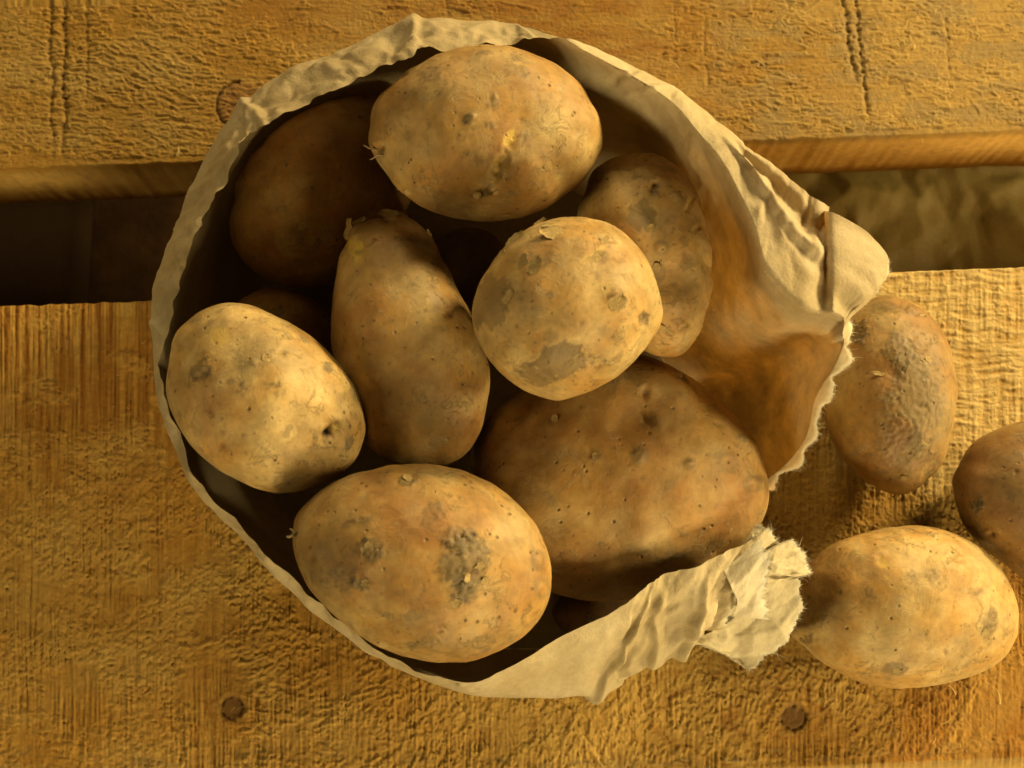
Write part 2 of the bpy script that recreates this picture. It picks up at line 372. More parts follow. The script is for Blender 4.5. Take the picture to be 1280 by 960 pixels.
def make_board(name, ta, tb, relief, cell, label, fine_x=(-27.5, 27.5), thick=5.0, cha=(.12, .12), fine_t=None, fleck=None):
    """a board whose top spans across-coordinates ta..tb (cm)"""
    s = np.concatenate([np.linspace(-90, fine_x[0], 16)[:-1], np.arange(fine_x[0], fine_x[1], cell), np.linspace(fine_x[1], 90, 16)])
    f0, f1 = fine_t
    t = np.concatenate([np.linspace(ta, f0, 12)[:-1] if f0 > ta+.5 else [], np.arange(max(ta, f0), min(tb, f1), cell*1.02), np.linspace(min(tb, f1), tb, 12 if f1 < tb-.5 else 2)])
    # profile: (across, drop, weight of relief)
    prof = [(ta, -thick), (ta, -thick*.75), (ta, -thick*.5), (ta, -thick*.3), (ta, -thick*.16), (ta, -cha[0]*1.6), (ta+cha[0]*.25, -cha[0]*.5)]
    pr = np.array(prof); top = np.stack([np.clip(t, ta+cha[0], tb-cha[1]), np.zeros_like(t)], -1)
    top = top[np.concatenate([[True], np.diff(top[:, 0]) > 1e-4])]
    n_side = 36
    zz = np.linspace(-cha[1]*1.5, -thick, n_side)
    front = np.stack([np.full(n_side, tb), zz], -1)
    prof = np.concatenate([pr, top, [[tb-cha[1]*.25, -cha[1]*.5]], front])
    ns, npf = len(s), len(prof)
    wide = 1.0 if cha[0] > .5 else 0.0
    T = np.broadcast_to(prof[:, 0], (ns, npf)); D = np.broadcast_to(prof[:, 1], (ns, npf)); SS = np.broadcast_to(s[:, None], (ns, npf))
    P = SS[..., None]*E+T[..., None]*N
    px, py = proj(P)
    h, c, dens, ang = relief(px, py)
    # torn flecks: little shards that rise along the grain and break off at a cliff
    r = np.random.RandomState(fleck[0]); i0, i1 = 15, 15+int((fine_x[1]-fine_x[0])/cell); fl = np.zeros_like(h)
    for _ in range(fleck[1]):
        i = r.randint(i0, i1); j = r.randint(9, npf-40)
        if r.rand() > dens[i, j]**2.2: continue
        L = r.uniform(*fleck[2])*(2.2 if r.rand() < .08 else 1); w = r.uniform(*fleck[3]); a = ang[i, j]+r.normal()*.28; hh = r.uniform(.02, .095)*(.5+.5*dens[i, j])
        m_ = int(L*.6+w+1); A = slice(max(i-m_, 0), i+m_+1); B = slice(max(j-m_, 14), min(j+m_+1, npf-37))
        di = (np.arange(A.start, min(A.stop, ns))-i)[:, None]; dj = (np.arange(B.start, B.stop)-j)[None]
        ca, sa = math.cos(a), math.sin(a); q = (di*ca+dj*sa)/L*2; p_ = (-di*sa+dj*ca)/w+.35*math.sin(i*7.1)*q*q
        ramp = np.clip((q+1)/1.7, 0, 1)*(q < .9)*np.clip(1.25-p_*p_, 0, 1)
        np.maximum(fl[A, B], ramp*hh, out=fl[A, B])
    h = h+fl; c = mix(c, c*1.0+np.array([.09, .07, .025]), np.clip(fl*7, 0, .8))
    wt = sst(-.5, -.05, D)
    ragA = .05*noise2(SS/.5, SS*0, 301)+.05*noise2(SS/1.7, SS*0, 302)
    edge = np.exp(-(np.abs(T-ta)/.25)**2)+np.exp(-(np.abs(T-tb)/.25)**2)
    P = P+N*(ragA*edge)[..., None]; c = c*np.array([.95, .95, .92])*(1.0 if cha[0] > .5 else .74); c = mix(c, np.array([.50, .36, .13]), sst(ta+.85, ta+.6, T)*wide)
    # side faces: sawn obliquely
    sd = 1-wt
    side = (.02-.013*sst(-4, 6, SS))*noise2((SS+D*.8)/.35, D/2.5, 305)+.01*noise2(SS/.5, D/.5, 306)
    P = P+N*(side*sd*np.where(T > (ta+tb)/2, 1, -1))[..., None]
    P[..., 2] += D+h*wt
    sc = mix(np.array([.40, .25, .065]), np.array([.31, .18, .045]), np.clip(.5+.9*fbm2(SS/3+50, D/1.5, 3, 307), 0, 1))
    sc = mix(sc, np.array([.56, .33, .085]), sst(0, 8, SS))
    sc = mix(sc, np.array([.16, .09, .03]), np.clip(np.exp(-((noise2((SS+D*.9)/1.3, D/5, 308))/.05)**2)*.5*sst(-5, -14, SS), 0, 1))
    c = mix(c, sc, sd)
    o = mesh_np(name, P, grid_faces(ns, npf, True)[:, ::-1], M_wood, bench, color=c, loc=at(640, 480, 0)*0)
    o['label'] = label
    return o
# across coordinates, smaller t is nearer the camera foot
t_up_edge = tline(640, 188); t_lo_edge = tline(640, 358); t_lo_bot = tline(1280, 970)
def relief_flip(rel): return rel
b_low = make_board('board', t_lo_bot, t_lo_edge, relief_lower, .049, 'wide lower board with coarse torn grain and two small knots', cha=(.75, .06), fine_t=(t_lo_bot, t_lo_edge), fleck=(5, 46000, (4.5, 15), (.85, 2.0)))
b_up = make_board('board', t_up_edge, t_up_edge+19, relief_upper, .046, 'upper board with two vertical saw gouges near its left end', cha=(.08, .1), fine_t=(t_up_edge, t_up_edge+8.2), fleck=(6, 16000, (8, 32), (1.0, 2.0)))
# knots set in the boards
def make_knot(px, py, rpx, board, z0):
    c = at(px, py, 0); r = rpx/27.3; n = 40; m = 18
    th = np.linspace(0, 2*np.pi, n, endpoint=False); rr = np.linspace(.02, 1, m)
    R, TH = np.meshgrid(rr, th, indexing='ij')
    rad = r*R*(1+.08*np.sin(TH*2+1)+.05*np.sin(TH*5)+.04*np.sin(TH*9+2))
    X = rad*np.cos(TH); Y = rad*np.sin(TH)
    Z = z0+.05*(1-R**4)-.12*sst(.85, 1, R)+.012*np.sin(R*22+TH)+.02*noise2(X*6+px, Y*6, 5)
    Z -= .05*np.exp(-(np.abs(np.sin(TH*1.5+R))/.12)**2)*(1-R)
    cc = mix(np.array([.22, .095, .022]), np.array([.045, .018, .005]), np.clip(.5+.5*np.sin(R*20+2*noise2(X*4, Y*4, 3)), 0, 1))
    V = np.stack([c[0]+X, c[1]+Y, Z], -1)
    o = mesh_np('knot', V, grid_faces(m, n, True), M_knot, board, color=cc)
    return o
make_knot(290, 885, 11.5, b_low, -.045); make_knot(992, 897, 13.0, b_low, -.045)
def make_beam():
    x0, x1 = at(-190, 300, -5)[0], at(34, 300, -5)[0]
    ys = np.linspace(-45, 45, 90); pr = np.array([(x0, -5.02), (x1-.3, -5.02), (x1, -5.3), (x1, -14.5), (x0, -14.5)]); pr[:, 1] = pr[:, 1]*.4-9.0
    X = np.broadcast_to(pr[:, 0], (90, 5))+.06*noise2(ys/3, ys*0, 4)[:, None]; Z = np.broadcast_to(pr[:, 1], (90, 5)); Y = np.broadcast_to(ys[:, None], (90, 5))
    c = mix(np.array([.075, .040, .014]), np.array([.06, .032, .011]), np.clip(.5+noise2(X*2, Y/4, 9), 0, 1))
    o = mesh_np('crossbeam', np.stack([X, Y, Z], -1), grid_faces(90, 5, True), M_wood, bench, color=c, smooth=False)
make_beam()

# splinters and raised fibres of the sawn surface
def make_splinters():
    r = np.random.RandomState(4); V = []; F = []; C = []
    def hair(p, d, L, w, up):
        n = 4; side = np.cross(d, [0, 0, 1]); side /= np.linalg.norm(side)+1e-9; b = len(V)
        for i in range(n+1):
            t = i/n; q = p+d*L*t+np.array([0, 0, up*math.sin(t*2.6)])+side*L*.12*math.sin(t*3)
            V.append(q-side*w*(1-t*.8)); V.append(q+side*w*(1-t*.8))
            C.append((.58, .40, .14)); C.append((.58, .40, .14))
        for i in range(n): F.append((b+2*i, b+2*i+1, b+2*i+3, b+2*i+2))
    for k in range(520):
        x, y = r.uniform(-5, 1285), r.uniform(395, 945)
        if k % 5 == 0: y = r.uniform(5, 190)
        dens = fbm2(np.array(x/90), np.array(y/60), 2, 400)
        if dens < -.1: continue
        a = r.uniform(0, 6.28) if r.rand() < .5 else r.choice([0, math.pi])+r.normal()*.5
        p = at(x, y, 0)+np.array([0, 0, .02])
        hair(p, np.array([math.cos(a), math.sin(a), 0]), r.uniform(.1, .32), r.uniform(.006, .014), r.uniform(.01, .06))
    for (x, y, a, L, w) in ((222, 196, 1.5, .45, .09), (1195, 868, 2.4, .7, .03), (1175, 905, .5, .5, .03), (492, 900, 1.9, .5, .02), (1165, 930, 1.2, .4, .03), (1250, 880, 1.9, .8, .03)):
        hair(at(x, y, 0)+np.array([0, 0, .03]), np.array([math.cos(a), math.sin(a), 0]), L, w, .08)
    o = mesh_np('splinters', V, F, M_flake, bench, color=np.array(C)); o['kind'] = 'stuff'
make_splinters()

def make_crumbs():
    r = np.random.RandomState(21); V = []; F = []; C = []
    base = np.array([(1,0,0),(-1,0,0),(0,1,0),(0,-1,0),(0,0,1),(0,0,-1)], float)
    fc = [(0,2,4),(2,1,4),(1,3,4),(3,0,4),(2,0,5),(1,2,5),(3,1,5),(0,3,5)]
    for k in range(230):
        x, y = [(r.normal(1110, 60), r.normal(640, 60)), (r.normal(1150, 90), r.normal(870, 30)), (r.uniform(0, 1280), r.uniform(400, 940)), (r.uniform(0, 1280), r.uniform(0, 190))][k % 4]
        if y > 940 or (190 < y < 390): continue
        p = at(x, y, 0)+np.array([0, 0, .05]); s_ = r.uniform(.012, .05); b = len(V)
        for q in base: V.append(p+q*s_*r.uniform(.5, 1.3, 3))
        for f in fc: F.append((b+f[0], b+f[1], b+f[2]))
        t = r.uniform(.4, 1.3); C += [(.20*t, .13*t, .05*t)]*6
    o = mesh_np('soil_crumbs', V, F, M_flake, color=np.array(C), smooth=False); tag(o, 'fine crumbs of dry soil and sawdust scattered on the boards', 'soil', kind='stuff')
make_crumbs()

# ------------------------------------------------------------------ crumpled sheet lying under the gap
def make_under_paper():
    nx, ny = 260, 150
    x = np.linspace(6.5, 40, nx); y = np.linspace(-4, 26, ny); X, Y = np.meshgrid(x, y, indexing='ij')
    wX = X+1.2*noise2(X/5, Y/5, 501); wY = Y+1.2*noise2(X/5, Y/5, 502)
    Z = -10.6+1.3*facets(wX/6.5+wY/20, wY/4.5, 503)+.5*facets(wX/2.6, wY/2.2, 504)+.12*facets(wX/1.0, wY/1.1, 505)
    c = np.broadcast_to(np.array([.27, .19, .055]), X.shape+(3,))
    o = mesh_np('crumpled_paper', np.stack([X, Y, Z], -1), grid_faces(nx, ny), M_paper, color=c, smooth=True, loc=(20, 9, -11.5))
    tag(o, 'crumpled brown paper lying in shadow below the gap between the boards', 'paper')
make_under_paper()

# ------------------------------------------------------------------ the torn paper bag
BC = at(585, 480, 6)[:2]
ST = [ # R0 (px,py,z)   R1 (px,py,z)   s2  s3   crumple
 ((946, 668, 8.0), (910, 781, 6.2), 0.97, 0.86, 1.3),
 ((908, 684, 8.4), (875, 793, 6.0), 0.97, 0.86, 1.4),
 ((862, 706, 8.7), (838, 820, 5.8), 0.98, 0.87, 1.4),
 ((832, 718, 8.9), (803, 836, 5.9), 0.98, 0.87, 1.2),
 ((803, 735, 9.0), (757, 866, 5.6), 0.98, 0.87, 1.2),
 ((768, 764, 9.0), (722, 868, 6.2), 0.98, 0.87, 0.9),
 ((700, 797, 9.0), (680, 869, 6.4), 0.98, 0.87, 0.7),
 ((632, 836, 9.2), (625, 869, 6.9), 0.98, 0.87, 0.6),
 ((572, 853, 9.4), (566, 862, 7.9), 0.98, 0.88, 1.5),
 ((497.8, 825.8, 9.6), (489, 833, 8.4), 0.985, 0.88, 1.5),
 ((423.8, 777.0, 9.7), (415, 785, 8.6), 0.985, 0.88, 1.5),
 ((364.6, 722.0, 9.8), (355, 730, 8.8), 0.985, 0.88, 1.5),
 ((316.4, 668.0, 9.9), (306, 676, 8.9), 0.985, 0.88, 1.5),
 ((266.4, 618.8, 10), (256, 626, 9.1), 0.985, 0.88, 1.5),
 ((233.4, 569.4, 10), (223, 575, 9.2), 0.985, 0.88, 1.5),
 ((213.4, 519.6, 10), (203, 522, 9.3), 0.985, 0.88, 1.5),
 ((205.2, 465.6, 10), (194, 468, 9.4), 0.985, 0.88, 1.5),
 ((212, 408, 10.4), (188, 398, 9.6), 0.985, 0.88, 0.6),
 ((227.1, 350.0, 11.4), (194, 350, 10.1), 0.985, 0.88, 0.9),
 ((247.2, 295.2, 12.3), (215, 290, 10.1), 0.985, 0.88, 1.0),
 ((278.3, 231.1, 12.3), (240, 225, 10.1), 0.985, 0.88, 1.0),
 ((312.0, 181.5, 12.3), (272, 165, 10.1), 0.985, 0.88, 1.1),
 ((335.2, 161.1, 12.3), (303, 128, 10.1), 0.985, 0.88, 1.2),
 ((392.9, 131.1, 12.3), (345, 98, 10.1), 0.985, 0.88, 1.1),
 ((450.5, 101.6, 12.3), (400, 72, 10.1), 0.985, 0.88, 1.0),
 ((500.4, 78.3, 12.3), (470, 40, 10.1), 0.985, 0.88, 1.1),
 ((542.4, 69.2, 12.3), (525, 24, 10.1), 0.985, 0.88, 1.2),
 ((592, 62, 12.3), (580, 25, 10.1), 0.985, 0.88, 1.1),
 ((640, 52, 11.4), (640, 29, 10.1), 0.985, 0.88, 1.0),
 ((690, 44, 11.6), (688, 41, 11.2), 0.985, 0.88, 0.8),
 ((742, 60, 11.2), (739, 68, 11.7), 0.985, 0.88, 0.6),
 ((795, 84, 11.2), (790, 95, 11.8), 0.985, 0.88, 0.5),
 ((846, 111, 11.3), (838, 126, 12.0), 0.98, 0.88, 0.6),
 ((888, 142, 11.4), (870, 162, 12.2), 0.97, 0.86, 0.9),
 ((932, 180, 11.6), (904, 207, 12.5), 0.96, 0.84, 1.3),
 ((976, 213, 11.8), (940, 284, 12.8), 0.94, 0.76, 1.3),
 ((1004, 235, 12), (957, 338, 12.9), 0.92, 0.76, 1.3),
 ((1022, 252, 12.0), (1002, 384, 12.8), 0.925, 0.76, 1.2),
 ((1033, 262, 11.7), (1028, 391, 12.5), 0.925, 0.76, 1.0),
 ((1040, 267, 12.6), (1041, 391, 12.7), 0.925, 0.76, 0.8),
 ((1085, 295, 12.2), (1050, 396, 12.6), 0.925, 0.76, 2.2),
 ((1111, 331, 11.9), (1054, 402, 12.4), 0.925, 0.76, 2.2),
 ((1090, 372, 11.7), (1054, 409, 12.2), 0.925, 0.76, 0.7),
 ((1062, 397, 11.6), (1053, 417, 11.9), 0.925, 0.76, 0.7),
 ((1066, 430, 11.1), (1054, 431, 11.3), 0.925, 0.76, 0.4),
 ((1055, 461, 10.5), (1043, 458, 10.6), 0.925, 0.76, 0.4),
 ((1031, 500, 9.6), (1020, 496, 9.6), 0.95, 0.76, 0.3),
 ((1018, 550, 8.2), (1008, 545, 8.2), 0.95, 0.76, 0.3),
 ((991, 585, 6.8), (983, 579, 6.8), 0.99, 0.76, 0.3),
 ((964, 606, 5.2), (957, 600, 5.2), 1.0, 0.92, 0.3),
 ((940, 618, 3.4), (934, 612, 3.4), 1.0, 0.94, 0.2)]
PER = 20
def make_bag():
    R0 = np.array([at(*s[0]) for s in ST]); R1 = np.array([at(*s[1]) for s in ST])
    ex = np.array([[s[2], s[3], s[4]] for s in ST])
    A = catmull(np.concatenate([R0, R1, ex], 1), PER); U = len(A)
    uu = np.arange(U)/PER; hm = sst(7.5, 9, uu)*sst(30, 28, uu); wv_ = .22*noise2(uu*.9, uu*0, 597)+.14*noise2(uu*2.7, uu*0, 598)
    A[:, :3] = A[:, :3]+(A[:, 3:6]-A[:, :3])*(hm*(.10+wv_))[:, None]
    r0, r1, s2, s3, cr = A[:, :3], A[:, 3:6], A[:, 6], A[:, 7], A[:, 8]
    ui = np.arange(U)/PER
    z2 = np.minimum(5.0, r1[:, 2]*.55); z3 = np.full(U, .25)
    c = np.array([BC[0], BC[1]])
    kr = np.hanning(5*PER); kr /= kr.sum(); pad = np.concatenate([np.repeat(r1[:1], 3*PER, 0), r1, np.repeat(r1[-1:], 3*PER, 0)]); r1s = np.stack([np.convolve(pad[:, j], kr, 'same')[3*PER:-3*PER] for j in range(3)], 1)
    wsm = (sst(33, 36, ui)*sst(46, 43, ui))[:, None]; r1s = r1+(r1s-r1)*wsm
    r2 = np.concatenate([c+(r1s[:, :2]-c)*s2[:, None], z2[:, None]], 1); r3 = np.concatenate([c+(r1s[:, :2]-c)*s3[:, None], z3[:, None]], 1)
    # ragged torn edges
    torn = sst(40.7, 41.2, ui)
    jag = torn*(.25+.36*noise2(ui*1.6, ui*0, 601)+.12*noise2(ui*2.9+.4*np.sin(ui*5), ui*0, 602)+.05*noise2(ui*6.1+np.sin(ui*3), ui*0, 603))
    wid = np.linalg.norm(r1-r0, axis=1)+1e-6; odir = (r0-r1)/wid[:, None]
    nb, nw = 30, 64
    P = np.zeros((U, nb+nw, 3)); VV = np.zeros((U, nb+nw))
    for k in range(nb):
        t = k/nb; tt = t+0*wid
        q = r0+(r1-r0)*tt[:, None]; q = q+odir*((1-t)**.7*torn*(jag-.25))[:, None]; q[:, 2] += .35*np.minimum(wid/1.5, 1)*np.sin(np.pi*tt)*np.where(ui < 8, 1, np.where(ui > 32, .5, .15))
        q[:, 2] += (sst(33.4, 34.6, ui)*sst(38, 37.2, ui)*1.0)*(-.45*np.exp(-((tt-.24-.03*noise2(ui*2, ui*0, 5))/.10)**2)+.42*np.exp(-((tt-.46+.05*noise2(ui*2, ui*0, 6))/.07)**2)+.1)
        P[:, k] = q; VV[:, k] = (tt-1)*wid
    for k in range(nw):
        t = k/(nw-1)
        # quadratic through r1, r2, r3
        q = ((1-t)*(1-2*t))[..., None]*r1 if False else (1-t)*(1-2*t)*r1+4*t*(1-t)*r2+t*(2*t-1)*r3
        P[:, nb+k] = q; VV[:, nb+k] = t*12
    # arc length along the rim
    al = np.concatenate([[0], np.cumsum(np.linalg.norm(np.diff(r1, axis=0), axis=1))]); AU = np.broadcast_to(al[:, None], VV.shape)
    UI = np.broadcast_to(ui[:, None], VV.shape)
    # ragged free end of the tail (u = 0): pull rows back and forth
    g = np.exp(-(AU/1.2)); tear = .65*noise2(VV/.8, VV*0, 605)+.3*noise2(VV/.25, VV*0, 606)
    dirt = (P[:1]-P[4:5]); dirt /= np.linalg.norm(dirt, axis=-1, keepdims=True)
    P = P+dirt*(g*tear)[..., None]
    dU = np.gradient(P, axis=0); dV = np.gradient(P, axis=1); nn = np.cross(dU, dV); nn /= np.linalg.norm(nn, axis=-1, keepdims=True)+1e-9
    wu = AU+.35*noise2(AU/1.6, VV/1.6, 611); wv = VV+.35*noise2(AU/1.6, VV/1.6, 612)
    D = .13*facets(wu/2.1+wv/6, wv/2.3, 613)+.075*facets(wu/.95, wv/.9-wu/5, 614)+.028*facets(wu/.42, wv/.45, 615)+.008*facets(wu/.2, wv/.2, 616)
    amp = cr[:, None]*(1+.9*(sst(16, 18, ui)*sst(30, 28, ui)+sst(5, 3, ui)))[:, None]*sst(5.5, 0, VV)+.22*sst(2, 6, VV)
    amp = np.where(VV > 0, np.minimum(amp, .55+amp*.2), amp)
    D = D*amp*np.where((VV > -1.2) & (VV < 1.2), .45+.55*sst(0, .8, np.abs(VV)), 1)
    # pleats: (station, width, depth)
    bandw = sst(3.2, 0, VV)*sst(-wid[:, None]-.2, -wid[:, None]*.5, VV)
    for (u0, w, d) in ((22.05, .6, -.30), (25.9, .5, -.20), (28.1, .4, -.12), (19.2, .3, -.10), (24.2, .35, .12), (30.9, .22, -.12), (31.6, .18, .10), (4.3, .4, -.35), (3.6, .3, .25), (2.7, .5, -.3), (1.7, .5, -.45), (.8, .4, .35), (16.9, .3, -.12)):
        b = (UI-u0+(.10+.28*math.sin(u0*7))*VV+.12*noise2(VV/1.1, VV*0+u0, 609))/w
        prof = np.where(b < 0, np.clip(1+b, 0, 1), np.clip(1-b*3.2, 0, 1))
        D = D+d*prof*bandw*-1
    P = P+nn*D[..., None]
    # colour: kraft brown, paler on the torn rim
    te = np.clip(sst(.22, .0, VV+wid[:, None]-.0)*torn[:, None]+sst(.35, .0, AU+.25*noise2(VV/.3, VV*0, 7))*sst(0.1, -.1, VV), 0, 1)
    base = mix(np.array([.52, .42, .255]), np.array([.43, .33, .175]), np.clip(.5+.8*fbm2(AU/3, VV/3, 4, 621), 0, 1))
    base = mix(base, np.array([.48, .38, .22]), .3*np.clip(noise2(AU/.25, VV/6, 622)+.3, 0, 1))
    base = base*(1-(sst(16.5, 19, UI)*sst(30.5, 27.5, UI))[..., None]*np.array([.22, .25, .30]))  # paper browner at left and top, also darkened in place of shade
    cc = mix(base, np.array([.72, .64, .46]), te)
    bag = empty('paper_bag', (BC[0], BC[1], 0))
    tag(bag, 'torn brown paper bag standing open on the boards, filled with potatoes', 'bag')
    single = np.broadcast_to((sst(32, 36, ui)*.115+.015)[:, None], VV.shape)
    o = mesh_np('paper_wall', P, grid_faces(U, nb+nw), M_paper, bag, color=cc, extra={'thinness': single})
    # bottom of the bag
    ring = P[:, -1]; cen = np.array([BC[0], BC[1], .2]); m = 12
    Vb = np.concatenate([cen+(ring-cen)*(k/(m-1)) for k in range(m)]); Vb[:, 2] = .25+.05*noise2(Vb[:, 0]/2, Vb[:, 1]/2, 3)*np.repeat(1-(np.arange(m)/(m-1))**3, len(ring))
    Fb = grid_faces(m, U, True)
    mesh_np('bag_bottom', Vb, Fb, M_paper, bag, color=np.broadcast_to(np.array([.46, .365, .21]), (len(Vb), 3)))
    # the lower tongue of the torn tail
    T = [((925,684,7.9),(944,656,8.1)), ((928,690,7.7),(962,664,8.0)), ((930,696,7.5),(972,680,7.0)), ((932,700,7.3),(992,674,7.6)), ((934,716,7.0),(1005,690,6.9)), ((932,724,7.0),(1014,716,6.9)), ((930,736,6.8),(999,722,7.3)), ((925,752,6.6),(1003,762,6.2)),
         ((908,772,6.0),(980,806,5.4)), ((890,790,5.6),(936,838,4.7)), ((866,798,5.4),(905,818,5.0)), ((845,806,5.3),(876,806,5.2))]
    a = np.array([np.concatenate([at(*q[0]), at(*q[1])]) for q in T]); kk_ = np.linspace(0, len(a)-1, 26*(len(a)-1)+1); a = np.stack([np.interp(kk_, np.arange(len(a)), a[:, j]) for j in range(6)], 1); n = len(a); m = 60
    t = np.linspace(0, 1, m); ti = np.arange(n)/26.
    jg = .10*noise2(ti*3, ti*0, 631)+.08*noise2(ti*11, ti*0, 632)+.05*noise2(ti*25, ti*0, 633)
    W = np.linalg.norm(a[:, 3:]-a[:, :3], axis=1)
    tt = t[None, :]*(1+(jg/(W+.1))[:, None]*sst(.5, 1, t)[None])
    Q = a[:, None, :3]+(a[:, None, 3:]-a[:, None, :3])*tt[..., None]
    cu = ti[:, None]*1.1+0*tt; cv = tt*W[:, None]
    Q[..., 2] += .32*facets(cu/1.5+cv/3+9, cv/1.6, 641)*sst(0, .5, cv)+.13*facets(cu/.6, cv/.7, 642)+.02*facets(cu/.25, cv/.25, 643)
    edge = np.clip(sst(.22, .0, (tt.max(1)[:, None]-tt)*W[:, None]+.06*noise2(cu*6, cv*6, 4)), 0, 1)
    ct = mix(np.broadcast_to(np.array([.62, .52, .33]), Q.shape), np.array([.74, .66, .48]), edge)
    tg = mesh_np('torn_flap', Q, grid_faces(n, m), M_paper, bag, color=ct)
    # small curled scrap between them
    T = [((905,712,8.3),(950,676,8.9)), ((915,735,8.3),(962,705,8.5)), ((922,752,7.7),(955,742,7.6)), ((918,770,7.0),(962,775,6.9))]
    a = np.array([np.concatenate([at(*q[0]), at(*q[1])]) for q in T]); a = catmull(a, 26); n2 = len(a)
    ti2 = np.arange(n2)/26.; t2 = np.linspace(0, 1, 40)
    W2 = np.linalg.norm(a[:, 3:]-a[:, :3], axis=1)
    tt2 = t2[None]*(1+(.22*noise2(ti2*4, ti2*0, 651)+.12*noise2(ti2*14, ti2*0, 652))[:, None]*sst(.4, 1, t2)[None])
    Q2 = a[:, None, :3]+(a[:, None, 3:]-a[:, None, :3])*tt2[..., None]
    Q2[..., 2] += .12*facets(ti2[:, None]*1.2+tt2, tt2*1.5, 653)+.05*facets(ti2[:, None]*3+tt2, tt2*3, 654)
    ct2 = mix(np.broadcast_to(np.array([.70, .60, .42]), Q2.shape), np.array([.78, .71, .55]), np.clip(sst(.6, 1, np.broadcast_to(t2[None], tt2.shape)), 0, 1))
    mesh_np('torn_flap', Q2, grid_faces(n2, 40), M_paper, bag, color=ct2)
    # fibres along every torn edge
    r = np.random.RandomState(8); V = []; F = []
    def hairs(pts, outs, nrm, num, Lr):
        for _ in range(num):
            f = r.uniform(0, len(pts)-1.001); i = int(f); p = pts[i]+(pts[i+1]-pts[i])*(f-i)
            d = outs[i]+r.normal(size=3)*.45; d /= np.linalg.norm(d); L = r.uniform(*Lr)*(1 if r.rand() < .9 else 2.0)
            sdv = np.cross(d, nrm[i]); sdv /= np.linalg.norm(sdv)+1e-9; w = r.uniform(.004, .009); bend = r.normal(size=3)*L*.35
            b = len(V); p = p-d*.05
            for j in range(3):
                q = p+d*L*j/2+bend*(j/2)**2; ww = w*(1-.4*j); V.append(q-sdv*ww); V.append(q+sdv*ww)
            F.append((b, b+1, b+3, b+2)); F.append((b+2, b+3, b+5, b+4))
    def unit(x): return x/(np.linalg.norm(x, axis=-1, keepdims=True)+1e-9)
    k0 = int(40.8*PER)
    hairs(P[k0:, 0], unit(P[k0:, 0]-P[k0:, 6]), nn[k0:, 0], 1500, (.06, .17))
    hairs(P[0, :nb], unit(P[0, :nb]-P[5, :nb]), nn[0, :nb], 420, (.06, .17))
    up = np.tile([0, 0, 1.], (n, 1)); hairs(Q[:, -1], unit(Q[:, -1]-Q[:, -6]), up, 800, (.06, .17))
    hairs(Q2[:, -1], unit(Q2[:, -1]-Q2[:, -6]), up, 350, (.06, .15))
    kk = slice(16*PER, 38*PER); hairs(P[kk, nb], unit(P[kk, nb]-np.array([BC[0], BC[1], P[kk, nb, 2].mean()])), nn[kk, nb], 260, (.04, .1))
    fo = mesh_np('torn_fibres', V, F, M_flake, bag, color=np.broadcast_to(np.array([.74, .66, .47]), (len(V), 3))); fo['kind'] = 'stuff'
    return bag
make_bag()

# ------------------------------------------------------------------ potatoes
def sphere_dirs(n):
    g = np.tan(np.linspace(-np.pi/4, np.pi/4, n+1)); A, B = np.meshgrid(g, g, indexing='ij'); o = np.ones_like(A)
    V = []; F = []; off = 0
    for (u, v, w) in (((1,0,0),(0,1,0),(0,0,1)), ((0,1,0),(1,0,0),(0,0,-1)), ((0,1,0),(0,0,1),(1,0,0)), ((0,0,1),(0,1,0),(-1,0,0)), ((0,0,1),(1,0,0),(0,1,0)), ((1,0,0),(0,0,1),(0,-1,0))):
        P = A[..., None]*np.array(u)+B[..., None]*np.array(v)+o[..., None]*np.array(w)
        V.append(P.reshape(-1, 3)); F.append(grid_faces(n+1, n+1)+off); off += (n+1)**2
    V = np.concatenate(V); F = np.concatenate(F); V = V/np.linalg.norm(V, axis=1, keepdims=True)
    key = np.round(V*1e5).astype(np.int64); _, idx, inv = np.unique(key, axis=0, return_index=True, return_inverse=True)
    return V[idx], inv.reshape(-1)[F]
DIRS = {n: sphere_dirs(n) for n in (30, 44, 88)}
TH = np.linspace(-np.pi, np.pi, 361)
TAN = np.array([.46, .31, .118]); OCH = np.array([.43, .245, .066]); RUS = np.array([.33, .145, .030]); GRY = np.array([.20, .138, .058]); YEL = np.array([.60, .40, .08]); PAT = np.array([.20, .135, .055]); PALE = np.array([.56, .41, .175]); BLK = np.array([.06, .045, .02])

